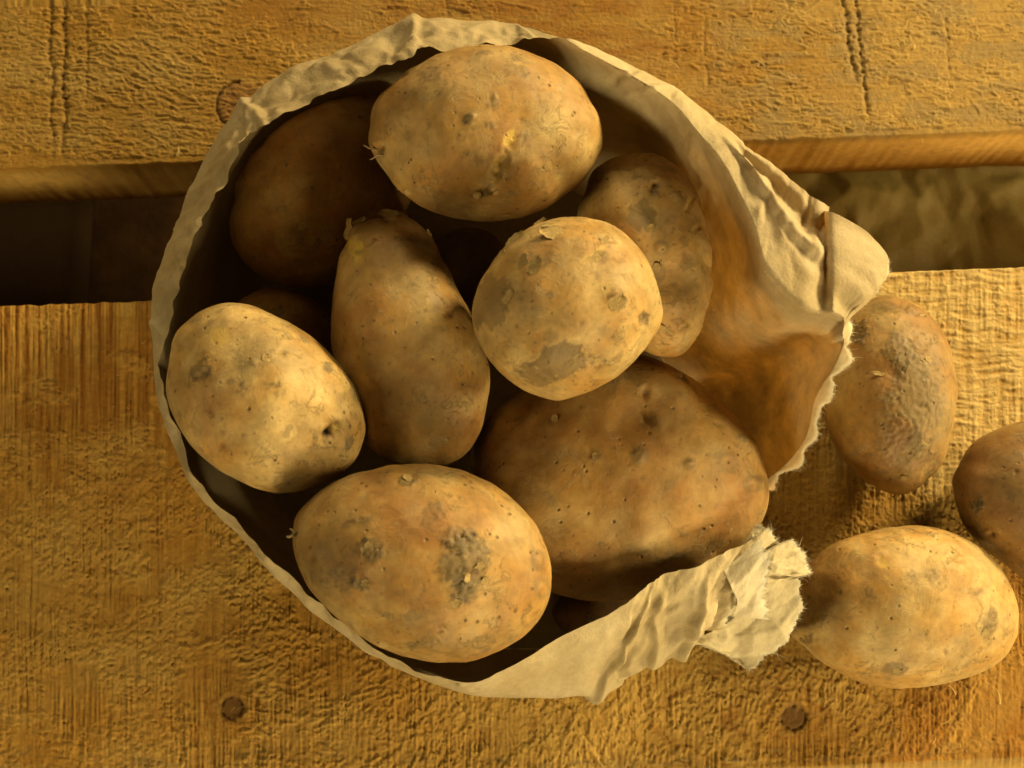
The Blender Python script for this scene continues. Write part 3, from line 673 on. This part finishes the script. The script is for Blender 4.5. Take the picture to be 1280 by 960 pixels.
def make_potato(outline, zc, hz, label, feats=(), n=88, seed=1, tone=(0, 0), flakes=(), dust=.3, group='potatoes in the paper bag', gain=1.0, stubs=()):
    out = catmull(np.array(outline, float), 24, True)
    W = at(out[:, 0], out[:, 1], zc)[:, :2]; c2 = np.array([(W[:, 0].min()+W[:, 0].max())/2, (W[:, 1].min()+W[:, 1].max())/2])
    d = W-c2; th = np.arctan2(d[:, 1], d[:, 0]); rr = np.hypot(d[:, 0], d[:, 1]); o_ = np.argsort(th)
    rt = np.interp(TH, th[o_], rr[o_], period=2*np.pi)
    k = np.hanning(13); k /= k.sum(); sm = lambda r: np.convolve(np.concatenate([r[-7:-1], r, r[1:7]]), k, 'valid')
    rt = sm(rt)
    C = np.array([c2[0], c2[1], zc])
    # ellipse with the same second moments for the poles
    X = np.stack([rt*np.cos(TH), rt*np.sin(TH)], 1)[:-1]; M = (X.T@X)/len(X); ev, evec = np.linalg.eigh(M)
    def ell(a):
        u = np.stack([np.cos(a), np.sin(a)], 1)@evec; q = (u[:, 0]**2/ev[0]+u[:, 1]**2/ev[1]); return np.sqrt(2/q)
    s0 = rt[:-1].mean()/ell(TH[:-1]).mean()
    def shape(D, rt, noise=True):
        a = np.arctan2(D[:, 1], D[:, 0]); cp = np.hypot(D[:, 0], D[:, 1]); sp = D[:, 2]
        r = np.interp(a, TH, rt); e = ell(a)*s0; b = cp**1.6
        r = e*(1-b)+r*b
        h = hz*(1+.0*r)
        P = np.stack([r*cp*np.cos(a), r*cp*np.sin(a), h*sp], 1)
        if noise:
            nn = D*np.array([1, 1, 1])
            P = P+nn*(.15*noise3(P/2.6+seed*3.1, seed)+.07*noise3(P/1.2+seed, seed+1))[:, None]
        return P
    Dl = DIRS[30][0]; pox, poy = out[:, 0], out[:, 1]; pc = proj(C[None])
    to = np.arctan2(-(poy-pc[1]), pox-pc[0]); ro = np.hypot(pox-pc[0], poy-pc[1]); oo = np.argsort(to); tgt = sm(np.interp(TH, to[oo], ro[oo], period=2*np.pi))
    for it in range(3):
        P = shape(Dl, rt)+C; x, y = proj(P); a = np.arctan2(-(y-pc[1]), x-pc[0]); q = np.hypot(x-pc[0], y-pc[1])
        cur = np.zeros(361)
        for dthe in range(-4, 5):
            idx = (np.round((a+np.pi)/(2*np.pi)*360).astype(int)+dthe) % 360; np.maximum.at(cur, idx, q)
        cur[360] = cur[0]; cur = sm(np.where(cur > 0, cur, tgt))
        rt = rt*np.clip(tgt/cur, .85, 1.15)
    D, F = DIRS[n]; P = shape(D, rt)
    def normals(P):
        a, b, c, d_ = P[F[:, 0]], P[F[:, 1]], P[F[:, 2]], P[F[:, 3]]; fn = np.cross(c-a, d_-b); N_ = np.zeros_like(P)
        for i in range(4): np.add.at(N_, F[:, i], fn)
        N_ /= np.linalg.norm(N_, axis=1, keepdims=True)+1e-12
        if (N_*P).sum() < 0: N_ = -N_
        return N_
    if ((np.cross(P[F[:, 2]]-P[F[:, 0]], P[F[:, 3]]-P[F[:, 1]])*P[F[:, 0]]).sum() < 0): F = F[:, ::-1]
    NN = normals(P); x, y = proj(P+C); vis = sst(-.05, .15, ((CAMP-(P+C))/np.linalg.norm(CAMP-(P+C), axis=1, keepdims=True)*NN).sum(1))
    r = np.random.RandomState(seed*7+1)
    # --- colour
    t1 = fbm3(P/1.9+seed*5, 4, seed+20); t2 = fbm3(P/.7+seed*3, 3, seed+30)
    colr = mix(np.broadcast_to(TAN, P.shape), OCH, np.clip(.5+tone[0]+1.3*t1, 0, 1))
    colr = mix(colr, RUS, np.clip(tone[1]+.06+.75*fbm3(P/2.6+seed*9, 3, seed+40)+.15*t2, 0, .8))
    colr = mix(colr, PALE, np.clip(fbm3(P/1.3+seed*2, 3, seed+50)-.05, 0, .5)*dust*2)
    gm = sst(.12, .5, fbm3(P/1.0+seed*4, 4, seed+60, .6)); colr = mix(colr, GRY*1.5, gm*.17)
    # mottled fine net
    colr = colr*(1+.10*fbm3(P/.22, 2, seed+65))[:, None]
    H = .010*t2+.004*fbm3(P/.16+seed, 3, seed+70, .65)+.004*gm*noise3(P/.12, seed+72)
    # wrinkles: thin wandering lines
    wl = noise3(P/1.1+seed*1.7+.4*fbm3(P/.5, 2, seed+74)[:, None], seed+75); wk = np.exp(-(wl/.018)**2)*sst(.1, .45, noise3(P/.8, seed+76))
    H -= .014*wk; colr = mix(colr, colr*.55, wk*.7)
    # scurfy streaks
    # lenticels
    nl = 330; ld = r.normal(size=(nl, 3)); ld /= np.linalg.norm(ld, axis=1, keepdims=True)
    ld = ld[ld[:, 2] > -.35]; lp = shape(ld, rt)
    for q in lp:
        rad = r.choice([.035, .05, .075], p=[.6, .3, .1]); m = np.abs(P-q).max(1) < .3
        if not m.any(): continue
        dd = np.linalg.norm(P[m]-q, axis=1)*(1+.5*noise3(P[m]/.1, seed+77)); g = np.exp(-(dd/rad)**2)
        colr[m] = mix(colr[m], GRY*.7, g*r.uniform(.35, .85)); H[m] -= .010*g
        
    # random scabs, eyes
    rf = []
    for q in range(9): rf.append(('k', r.uniform(.12, .3), r.uniform(.1, .25)))
    rd = r.normal(size=(26, 3)); rd /= np.linalg.norm(rd, axis=1, keepdims=True); rp = shape(rd, rt)
    for i, q in enumerate(rp):
        s = r.uniform(.10, .30); m = np.abs(P-q).max(1) < 1.2
        if not m.any(): continue
        dv = P[m]-q; st = r.normal(size=3); st /= np.linalg.norm(st); al = (dv@st)
        dd = np.sqrt((dv**2).sum(1)+al**2*1.5)/s+.55*fbm3(P[m]/.16, 2, seed+i)
        g = sst(1.15, .7, dd)
        kind = i % 4
        if kind in (0, 1): colr[m] = mix(colr[m], GRY*r.uniform(.8, 1.3), g*.6); H[m] += .014*g*(.6+noise3(P[m]/.08, seed+80))
        elif kind == 2: colr[m] = mix(colr[m], PAT*1.2, g*.6); H[m] -= .008*g
        else:
            e = np.exp(-(dd*.9)**2); H[m] -= .05*e; H[m] += .007*np.exp(-((dd-1.3)/.35)**2); colr[m] = mix(colr[m], RUS*.6, e*.6)
    # --- features seen in the photograph
    for f in feats:
        kind, fx, fy, rx, ry, an = f[:6]; k_ = f[6] if len(f) > 6 else 1.0
        ca, sa = math.cos(math.radians(an)), math.sin(math.radians(an)); dx, dy = x-fx, y-fy
        m = (np.hypot(dx, dy) < 3*max(rx, ry)+6) & (vis > .01)
        if not m.any(): continue
        a_ = (dx[m]*ca-dy[m]*sa)/rx; b_ = (dx[m]*sa+dy[m]*ca)/ry; d0 = np.hypot(a_, b_); Pm = P[m]
        ds = d0+.38*fbm3(Pm/.45, 3, seed+90, .6); v = vis[m]*k_
        if kind == 'd':      # rough grey soil / scab
            g = sst(1.1, .75, ds+.25*fbm3(Pm/.14, 2, seed+91)); colr[m] = mix(colr[m], mix(np.broadcast_to(GRY, Pm.shape), BLK*1.6, np.clip(.3+noise3(Pm/.12, seed+92), 0, .8)), g*v*.85)
            H[m] += g*v*(.030+.065*fbm3(Pm/.17, 3, seed+93, .7))
        elif kind == 'k':    # dark mould speckling
            g = sst(1.2, .3, ds)*np.clip(.45+1.1*fbm3(Pm/.17, 2, seed+94), 0, 1); colr[m] = mix(colr[m], BLK, g*v*.85); H[m] += .01*g*v
        elif kind == 'p':    # flat brown patch with a crisp border
            g = sst(1.02, .93, ds); colr[m] = mix(colr[m], PAT, g*v*.85); H[m] -= .014*g*v; H[m] += .012*np.exp(-((ds-1.03)/.06)**2)*v
        elif kind == 'r': colr[m] = mix(colr[m], RUS, sst(1.3, .3, ds)*v*.8)
        elif kind == 'l': colr[m] = mix(colr[m], PALE*1.05, sst(1.3, .3, ds)*v*.8)
        elif kind == 'g': colr[m] = mix(colr[m], GRY*1.25, sst(1.4, .2, ds)*v*.75)
        elif kind == 'y': colr[m] = mix(colr[m], YEL, sst(1.1, .7, ds)*v*.9); H[m] -= .02*sst(1.1, .8, ds)*v
        elif kind == 'e':    # eye: dimple with a brow
            e = np.exp(-(d0*1.05)**2); H[m] -= .13*e*v*np.clip(.8+.8*noise3(Pm/.25, seed+98), .3, 1.3); H[m] += .03*np.exp(-((ds-1.5)/.5)**2)*sst(.3, -.5, b_)*v
            colr[m] = mix(colr[m], RUS*.45, np.exp(-(d0*1.6)**2)*v*.85)
        elif kind == 'c':    # gash
            lim = np.clip(1-a_**2, 0, 1); e = np.exp(-(b_+.25*noise3(Pm/.3, seed+95))**2)*lim**.5; dp = min(1., ry/6); e = e*np.clip(.75+.8*noise3(Pm/.2, seed+96), .2, 1.2); H[m] -= .10*dp*e*v; H[m] += .04*dp*np.exp(-((np.abs(b_)-1.6)/.6)**2)*lim*v*np.clip(.5+noise3(Pm/.25, seed+97), 0, 1)
            colr[m] = mix(colr[m], YEL*.7, e*v*.75)
        elif kind == 'b':    # bump / wart
            e = np.exp(-(d0*1.2)**2); H[m] += .10*e*v; colr[m] = mix(colr[m], PAT, np.exp(-((d0-1)/.35)**2)*v*.6)
        elif kind == 'D':    # broad dent
            H[m] -= .28*np.exp(-d0**2)*v
        elif kind == 'B': H[m] += .30*np.exp(-d0**2)*v
    P2 = P+NN*H[:, None]
    root = empty('potato', C+np.array([0, 0, -hz])); tag(root, label, 'potato', group)
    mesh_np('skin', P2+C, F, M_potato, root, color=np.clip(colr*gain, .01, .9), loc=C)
    NN2 = normals(P2); X2, Y2 = proj(P2+C)
    def surf(fx, fy):
        dd = np.hypot(X2-fx, Y2-fy)+1e3*(vis < .2); i = int(np.argmin(dd)); return P2[i]+C, NN2[i]
    for (fx, fy, L, w, an, lift) in flakes:   # peeling skin
        p, nrm = surf(fx, fy); cv = CAMP-p; cv /= np.linalg.norm(cv); nrm = nrm+.55*cv*(1.2 if nrm[2] < .5 else .3); nrm /= np.linalg.norm(nrm); up = np.array([0, 1., 0]); tx = np.cross(up, nrm); tx /= np.linalg.norm(tx); ty = np.cross(nrm, tx)
        a = math.radians(an); ux = tx*math.cos(a)+ty*math.sin(a); uy = -tx*math.sin(a)+ty*math.cos(a)
        w = w*1.15; L = L*1.1; m_, k_ = 16, 11; I, J = np.meshgrid(np.linspace(0, 1, m_), np.linspace(-1, 1, k_), indexing='ij')
        ww = w*(np.sin(np.pi*np.clip(I*.86+.10, 0, 1))**.45)*(1+.5*noise2(I*3+fx, np.sign(J)*3+fy, 9))
        Lx = L*(I-.5)*(1+.5*noise2(J*3+fy, I*0, 3)); cu = lift*(I**2)+.25*lift*J**2*I
        Q = p+ux*Lx[..., None]+uy*(ww*J)[..., None]+nrm*(.008+cu-.5*(Lx**2+(ww*J)**2)/4.5)[..., None]
        cc = mix(np.broadcast_to(TAN*.85, Q.shape), PALE*.85, np.clip(.2+noise2(I*5+fx, J*3, 4)+.4*(np.abs(J) > .75), 0, 1))
        mesh_np('skin_flake', Q, grid_faces(m_, k_), M_flake, root, color=cc, loc=p)
    for (fx, fy, ex_, ey_, rad) in stubs:      # dried stolon stubs
        p, nrm = surf(fx, fy); q = at(ex_, ey_, p[2]+.1); q = p+(q-p)*1.0; k_ = 8; rows = []
        ax = q-p; Ls = np.linalg.norm(ax); ax /= Ls; s1 = np.cross(ax, [0, 0, 1.]); s1 /= np.linalg.norm(s1); s2_ = np.cross(s1, ax)
        for i in range(7):
            t = i/6; cc_ = p-ax*.1+ax*(Ls+.1)*t+s2_*.05*math.sin(t*4)+s1*.04*math.sin(t*7+fx)
            a = np.linspace(0, 2*np.pi, k_, endpoint=False); rad_ = rad*(1.2-.8*t)*(1+.25*np.sin(a*3+i))
            rows.append(cc_+np.cos(a)[:, None]*s1*rad_[:, None]+np.sin(a)[:, None]*s2_*rad_[:, None])
        mesh_np('stem_stub', np.array(rows), grid_faces(7, k_, True), M_flake, root, color=np.broadcast_to(np.array([.30, .21, .10]), (7*k_, 3)), loc=p)
    return root

# 1 the large one at the top
make_potato([(461,165),(469,125),(497,95),(540,70),(590,57),(640,59),(690,76),(730,108),(750,148),(752,185),(736,220),(700,252),(655,272),(600,277),(545,268),(505,245),(478,215),(463,190)],
    10.2, 3.5, 'large oval potato at the top of the bag with a yellow gash and stem stub', seed=1, gain=.95, tone=(.25, .08), dust=.25,
    feats=[('c', 628, 200, 26, 6, 58), ('c', 622, 218, 14, 4, 62), ('y', 637, 172, 14, 7, 60), ('d', 540, 92, 16, 9, 30, .5), ('d', 655, 175, 14, 8, -50, .5), ('d', 617, 128, 8, 10, 0, .6), ('d', 585, 150, 8, 7, 20), ('k', 578, 168, 10, 8, 0), ('b', 592, 145, 6, 5, 0), ('d', 613, 157, 6, 5, 0, .7), ('k', 584, 192, 5, 5, 0),
           ('d', 608, 240, 8, 5, 20), ('e', 600, 240, 7, 4, 10, .5), ('b', 615, 236, 6, 5, 0), ('d', 500, 242, 9, 4, -40), ('k', 512, 170, 8, 8, 0, .6), ('d', 645, 88, 18, 9, -15, .4), ('g', 680, 140, 18, 24, 20, .6), ('g', 570, 250, 50, 14, 0, .7), ('e', 474, 188, 7, 8, 0), ('d', 607, 66, 14, 3, 0, .6), ('l', 700, 180, 40, 50, 0, .5), ('r', 560, 215, 50, 30, 10, .35), ('l', 500, 200, 24, 30, 0, .4)],
    flakes=[(510, 240, .35, .12, 20, .05), (597, 243, .3, .12, 60, .08), (620, 240, .22, .1, 130, .07), (600, 58, .3, .08, 0, .08)], stubs=[(472, 188, 454, 182, .05), (476, 194, 462, 198, .04)])
# 2 dark, upper left
make_potato([(285,270),(297,220),(330,175),(385,135),(450,115),(500,130),(525,180),(515,250),(480,310),(430,350),(380,362),(325,345),(293,310)],
    4.6, 3.4, 'large russet potato in deep shade at the upper left of the bag', seed=2, gain=1.15, n=88, tone=(.2, .5), dust=.1,
    feats=[('d', 365, 300, 20, 14, 50, .5), ('l', 360, 305, 16, 20, 0, .5)], flakes=[(378, 283, .5, .12, 50, .04), (390, 300, .4, .1, 80, .04), (352, 262, .3, .08, 20, .04)])
# 3 small dark one below it
make_potato([(300,375),(330,360),(365,362),(400,380),(418,410),(422,450),(400,480),(340,470),(300,435),(290,400)],
    3.6, 2.0, 'small dark russet potato half hidden behind the speckled pale potato at left', seed=3, gain=1.2, n=44, tone=(.2, .5), dust=.1)
# 4 pale, left
make_potato([(208,470),(215,425),(240,395),(275,378),(312,378),(350,395),(395,425),(435,465),(456,505),(457,545),(440,580),(405,605),(360,617),(320,612),(280,592),(245,565),(220,530),(208,500)],
    9.2, 3.4, 'speckled pale potato with a deep eye, at the left rim of the bag', seed=4, gain=1.12, tone=(-.2, -.2), dust=.5,
    feats=[('e', 412, 541, 13, 7, 45, 2.4), ('k', 410, 542, 9, 4, 45, 1.0), ('y', 420, 536, 8, 4, 45, .5), ('k', 345, 485, 20, 13, -30), ('k', 302, 483, 10, 11, 0), ('d', 250, 462, 18, 12, 30, .8), ('e', 255, 470, 9, 6, 40, .5), ('k', 305, 455, 12, 10, 0, .8), ('b', 318, 452, 7, 6, 0, .7), ('y', 275, 420, 14, 12, 0, .5), ('r', 370, 430, 12, 9, 0, .5),
           ('d', 409, 460, 9, 7, 30), ('e', 352, 443, 8, 6, 30, .5), ('g', 330, 455, 60, 45, -20, .6), ('g', 400, 585, 40, 14, 20, .6), ('k', 305, 545, 5, 4, 0, .8), ('d', 380, 425, 8, 3, -40, .7), ('d', 436, 555, 5, 10, -20, .7), ('B', 395, 500, 24, 20, 0, .35), ('D', 380, 540, 24, 20, 0, .3), ('k', 420, 465, 9, 6, 0, .6), ('l', 380, 480, 36, 26, -40, .6), ('r', 270, 545, 35, 25, 0, .3)],
    flakes=[(333, 447, .28, .12, 100, .06), (350, 445, .22, .1, 40, .05)])
# 5 pear shaped
make_potato([(428,300),(440,282),(475,272),(510,270),(540,288),(560,325),(578,370),(600,415),(615,460),(612,512),(600,550),(576,574),(540,583),(500,580),(460,562),(430,510),(415,440),(413,380),(418,330)],
    7.8, 3.3, 'pear shaped potato lying upright in the bag, its skin peeling at the top', seed=5, gain=.92, tone=(.3, .05), dust=.15,
    feats=[('y', 443, 310, 12, 15, 20), ('g', 545, 370, 10, 22, 0, .6), ('g', 520, 420, 30, 20, 0, .5), ('e', 543, 357, 6, 4, 0, .7), ('k', 553, 412, 10, 8, 0, .5), ('d', 450, 315, 8, 3, 10, .7), ('e', 484, 275, 8, 4, 0, .7), ('g', 545, 520, 35, 30, 0, .6), ('g', 465, 455, 16, 12, 0, .6), ('D', 560, 345, 30, 40, 20, .4), ('l', 585, 505, 20, 20, 45, .6)],
    flakes=[(436, 288, .75, .22, 60, .22), (448, 279, .5, .16, 10, .18), (490, 268, .9, .28, 170, .16), (505, 262, .4, .12, 150, .1), (545, 284, .3, .1, 130, .08)])
# 6 round one on top of the pile
make_potato([(590,385),(600,350),(625,315),(660,285),(705,271),(750,275),(785,295),(812,330),(827,375),(825,410),(800,445),(765,475),(720,497),(690,500),(650,485),(615,455),(595,420)],
    11.6, 3.3, 'round potato on top of the pile with peeling flakes, brown patches and a ringed eye', seed=6, gain=1.02, tone=(-.1, -.2), dust=.3,
    feats=[('p', 700, 452, 32, 22, 20), ('p', 672, 470, 24, 12, -20, .9), ('p', 612, 378, 24, 34, -10, .7), ('e', 805, 398, 9, 8, 0, .8), ('d', 805, 398, 8, 8, 0, .8), ('y', 742, 318, 22, 5, 35, .5), ('k', 737, 322, 8, 4, 30, .8), ('p', 672, 318, 18, 15, -30, .5), ('p', 750, 320, 10, 9, 0, .5), ('B', 775, 365, 18, 20, 0, .35), ('p', 765, 418, 16, 8, -20, .35), ('D', 745, 330, 16, 16, 0, .25), ('r', 680, 310, 18, 12, 0, .5), ('g', 655, 380, 14, 20, 0, .4)],
    flakes=[(690, 293, .8, .24, 160, .18), (668, 332, .6, .2, 60, .2), (655, 328, .5, .15, 70, .15), (771, 378, .6, .26, 75, .18), (645, 300, .7, .22, 30, .16), (745, 322, .6, .12, 35, .08), (675, 277, .4, .12, 15, .12), (628, 318, .35, .12, 40, .12), (635, 372, .5, .12, 50, .05)])
# 7 tall one behind, right
make_potato([(724,250),(738,215),(772,195),(815,191),(850,208),(875,243),(888,300),(892,350),(885,400),(865,435),(835,448),(800,440),(755,400),(728,345),(718,290)],
    8.0, 2.9, 'long potato with cracked scabs standing against the right wall of the bag', seed=7, gain=1.12, tone=(.05, -.05), dust=.35,
    feats=[('p', 803, 272, 18, 20, 0, .7), ('c', 818, 275, 14, 3, 70, .8), ('e', 817, 235, 10, 7, 60), ('k', 820, 240, 10, 10, 0, .7), ('c', 862, 255, 12, 3, 70, .8), ('c', 868, 288, 10, 3, 40, .8), ('b', 826, 310, 8, 7, 0), ('p', 822, 338, 10, 12, 0, .5), ('g', 860, 360, 26, 40, 0, .8), ('c', 862, 405, 7, 3, -60), ('p', 858, 330, 12, 10, 0, .5), ('B', 775, 250, 26, 26, 0, .5), ('B', 800, 300, 22, 24, 0, .6), ('D', 830, 255, 18, 22, 0, .5), ('B', 850, 300, 18, 26, 0, .5), ('D', 800, 345, 26, 16, 0, .5), ('B', 845, 380, 22, 22, 0, .5)],
    flakes=[(812, 285, .3, .12, 40, .08), (820, 335, .35, .14, 60, .08), (829, 410, .5, .08, 130, .16)])
# 8 the biggest, lower right
make_potato([(590,560),(620,508),(680,472),(740,452),(800,443),(850,464),(905,503),(945,548),(961,597),(958,640),(935,684),(885,722),(820,745),(740,752),(670,735),(612,680),(588,615)],
    5.3, 3.9, 'biggest potato, at the torn side of the bag, with small eyes along its shoulder', seed=8, gain=.98, tone=(.3, .22), dust=.25,
    feats=[('c', 862, 482, 24, 5, -38), ('d', 850, 476, 14, 6, -38), ('e', 807, 490, 6, 7, -30), ('d', 812, 525, 16, 10, 0, .6), ('e', 812, 520, 14, 8, -60, .9), ('D', 803, 518, 34, 22, -10, 1.1), ('B', 842, 485, 34, 16, -35, .8), ('B', 900, 560, 40, 30, -50, .4), ('d', 800, 567, 10, 11, 40, .7), ('b', 800, 570, 10, 9, 0), ('k', 861, 580, 7, 6, 0), ('b', 861, 580, 7, 6, 0), ('e', 912, 583, 12, 8, -50, .5), ('b', 908, 578, 12, 9, -40, .8), ('b', 939, 605, 9, 9, 0), ('b', 950, 604, 6, 8, 0, .8), ('d', 928, 548, 6, 6, 0, .7), ('e', 897, 533, 6, 4, -40, .7), ('k', 752, 680, 10, 10, 0, .7), ('d', 745, 570, 6, 6, 0, .7), ('c', 880, 512, 12, 3, -20, .7)],
    flakes=[(695, 524, .25, .12, 90, .1), (845, 470, .4, .15, -30, .15), (892, 507, .3, .05, 0, .08), (745, 568, .2, .1, 20, .06)])
# 9 bottom
make_potato([(365,690),(370,645),(395,615),(440,590),(500,580),(560,583),(615,603),(660,640),(685,685),(690,730),(675,775),(640,808),(590,828),(540,829),(480,812),(425,778),(385,738)],
    9.7, 3.7, 'large oval potato at the bottom of the bag with a crusty grey scab', seed=9, gain=.93, tone=(.25, .15), dust=.3,
    feats=[('d', 582, 705, 32, 40, 20), ('d', 580, 740, 20, 18, 0), ('e', 592, 715, 14, 10, 45, .9), ('d', 575, 675, 24, 18, 0, .6), ('d', 466, 687, 17, 20, 30, .9), ('d', 452, 732, 14, 8, -30), ('d', 430, 722, 20, 18, 10, .5), ('d', 508, 602, 14, 6, 10), ('c', 505, 603, 12, 3, 0), ('d', 540, 640, 20, 14, 30, .5), ('c', 452, 775, 14, 3, -35, .9), ('b', 672, 700, 7, 10, 0), ('b', 677, 735, 8, 11, 0, .8), ('b', 658, 775, 6, 8, 0, .7), ('k', 636, 636, 4, 3, 0), ('d', 450, 650, 12, 5, 0, .6), ('g', 410, 710, 30, 60, 0, .5), ('g', 560, 805, 60, 14, 0, .6), ('e', 390, 700, 5, 9, 0, .5), ('l', 640, 660, 30, 30, 0, .5), ('r', 520, 660, 50, 30, 0, .5), ('d', 515, 806, 8, 5, 0, .7)],
    flakes=[(460, 685, .35, .16, 70, .05), (600, 706, .35, .14, 80, .12), (570, 755, .3, .14, 20, .08), (510, 598, .3, .1, 160, .08), (582, 722, .35, .12, 120, .14), (605, 725, .3, .1, 100, .14), (480, 806, .35, .12, 150, .05), (456, 728, .3, .1, 0, .08)],
    stubs=[(370, 668, 358, 670, .09), (372, 664, 362, 662, .06)])
# dark ones deeper down
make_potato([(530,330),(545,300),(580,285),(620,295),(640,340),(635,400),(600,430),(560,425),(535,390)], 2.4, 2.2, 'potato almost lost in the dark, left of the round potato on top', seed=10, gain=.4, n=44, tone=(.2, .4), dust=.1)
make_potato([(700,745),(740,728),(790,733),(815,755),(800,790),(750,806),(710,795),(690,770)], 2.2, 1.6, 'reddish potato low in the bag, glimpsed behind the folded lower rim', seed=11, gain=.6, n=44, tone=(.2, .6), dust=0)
# loose ones on the board
make_potato([(1028,500),(1037,440),(1056,398),(1092,371),(1130,373),(1165,395),(1188,430),(1196,480),(1193,540),(1175,588),(1145,612),(1110,618),(1070,595),(1040,555)],
    3.25, 3.2, 'upright loose potato beside the torn side of the bag, with a crust of dry soil', group='loose potatoes on the board', seed=12, gain=.84, tone=(.2, .2), dust=.15,
    feats=[('d', 1125, 440, 26, 22, 0, .6), ('c', 1137, 432, 10, 3, -60), ('d', 1145, 500, 34, 60, 5, .5), ('g', 1150, 500, 44, 90, 5, .8), ('d', 1130, 560, 40, 40, 20, .5), ('e', 1152, 507, 6, 4, 10, .8), ('c', 1110, 388, 16, 3, -5, .9), ('p', 1105, 385, 18, 9, 0, .5), ('d', 1075, 415, 14, 16, 0, .8), ('k', 1142, 415, 6, 4, 0, .5), ('k', 1165, 590, 8, 18, -40, .9), ('c', 1125, 595, 20, 3, 5, .8), ('r', 1125, 540, 16, 20, 0, .7), ('b', 1138, 388, 7, 5, 0)],
    flakes=[(1097, 467, .5, .07, 170, .14), (1115, 445, .3, .12, 60, .04), (1130, 598, .3, .1, 90, .08), (1160, 450, .3, .1, 150, .05)], stubs=[(1188, 428, 1193, 424, .07)])
make_potato([(985,790),(990,740),(1010,702),(1050,673),(1110,659),(1160,657),(1210,672),(1250,705),(1272,750),(1270,800),(1240,838),(1180,857),(1110,860),(1060,848),(1020,825)],
    3.3, 3.3, 'smooth pale yellow loose potato below the others, next to the twisted paper tail', group='loose potatoes on the board', seed=13, gain=1.2, tone=(.0, -.25), dust=.35,
    feats=[('y', 1103, 702, 6, 9, 30, .7), ('e', 1100, 698, 5, 6, 30, .35), ('D', 1080, 720, 30, 30, 0, .35), ('k', 1048, 741, 7, 6, 0), ('d', 1166, 720, 9, 8, 0, .6), ('d', 1237, 775, 9, 22, -20, .7), ('p', 1238, 780, 9, 20, -20, .7), ('e', 1225, 738, 14, 6, 40, .7), ('k', 1220, 742, 12, 8, 30, .6), ('p', 1117, 836, 16, 8, 0, .8), ('b', 1117, 836, 12, 6, 0, .5), ('g', 1210, 810, 18, 26, 0, .5), ('d', 1012, 800, 10, 7, 0, .5), ('k', 1010, 802, 10, 8, 0, .6), ('d', 1163, 668, 7, 3, -20, .8), ('c', 1232, 805, 16, 3, 80, .5), ('l', 1150, 690, 60, 24, -10, .5), ('b', 1260, 782, 7, 9, 0, .7), ('g', 1033, 790, 16, 12, 0, .4), ('B', 1200, 705, 28, 22, 0, .3)],
    flakes=[(1122, 838, .3, .12, 0, .04), (1232, 790, .3, .12, 80, .04)])
make_potato([(1190,612),(1198,580),(1220,550),(1255,533),(1292,526),(1350,545),(1388,600),(1380,670),(1340,715),(1290,732),(1250,702),(1207,662)],
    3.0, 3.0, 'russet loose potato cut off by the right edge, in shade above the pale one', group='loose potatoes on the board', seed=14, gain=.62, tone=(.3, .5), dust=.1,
    feats=[('k', 1222, 632, 10, 8, 0), ('d', 1222, 632, 9, 8, 0), ('e', 1240, 668, 6, 4, 0)])
for o in [q for q in bpy.data.objects if q.name.startswith('potato') and q.type == 'EMPTY' and q.parent is None]: pass
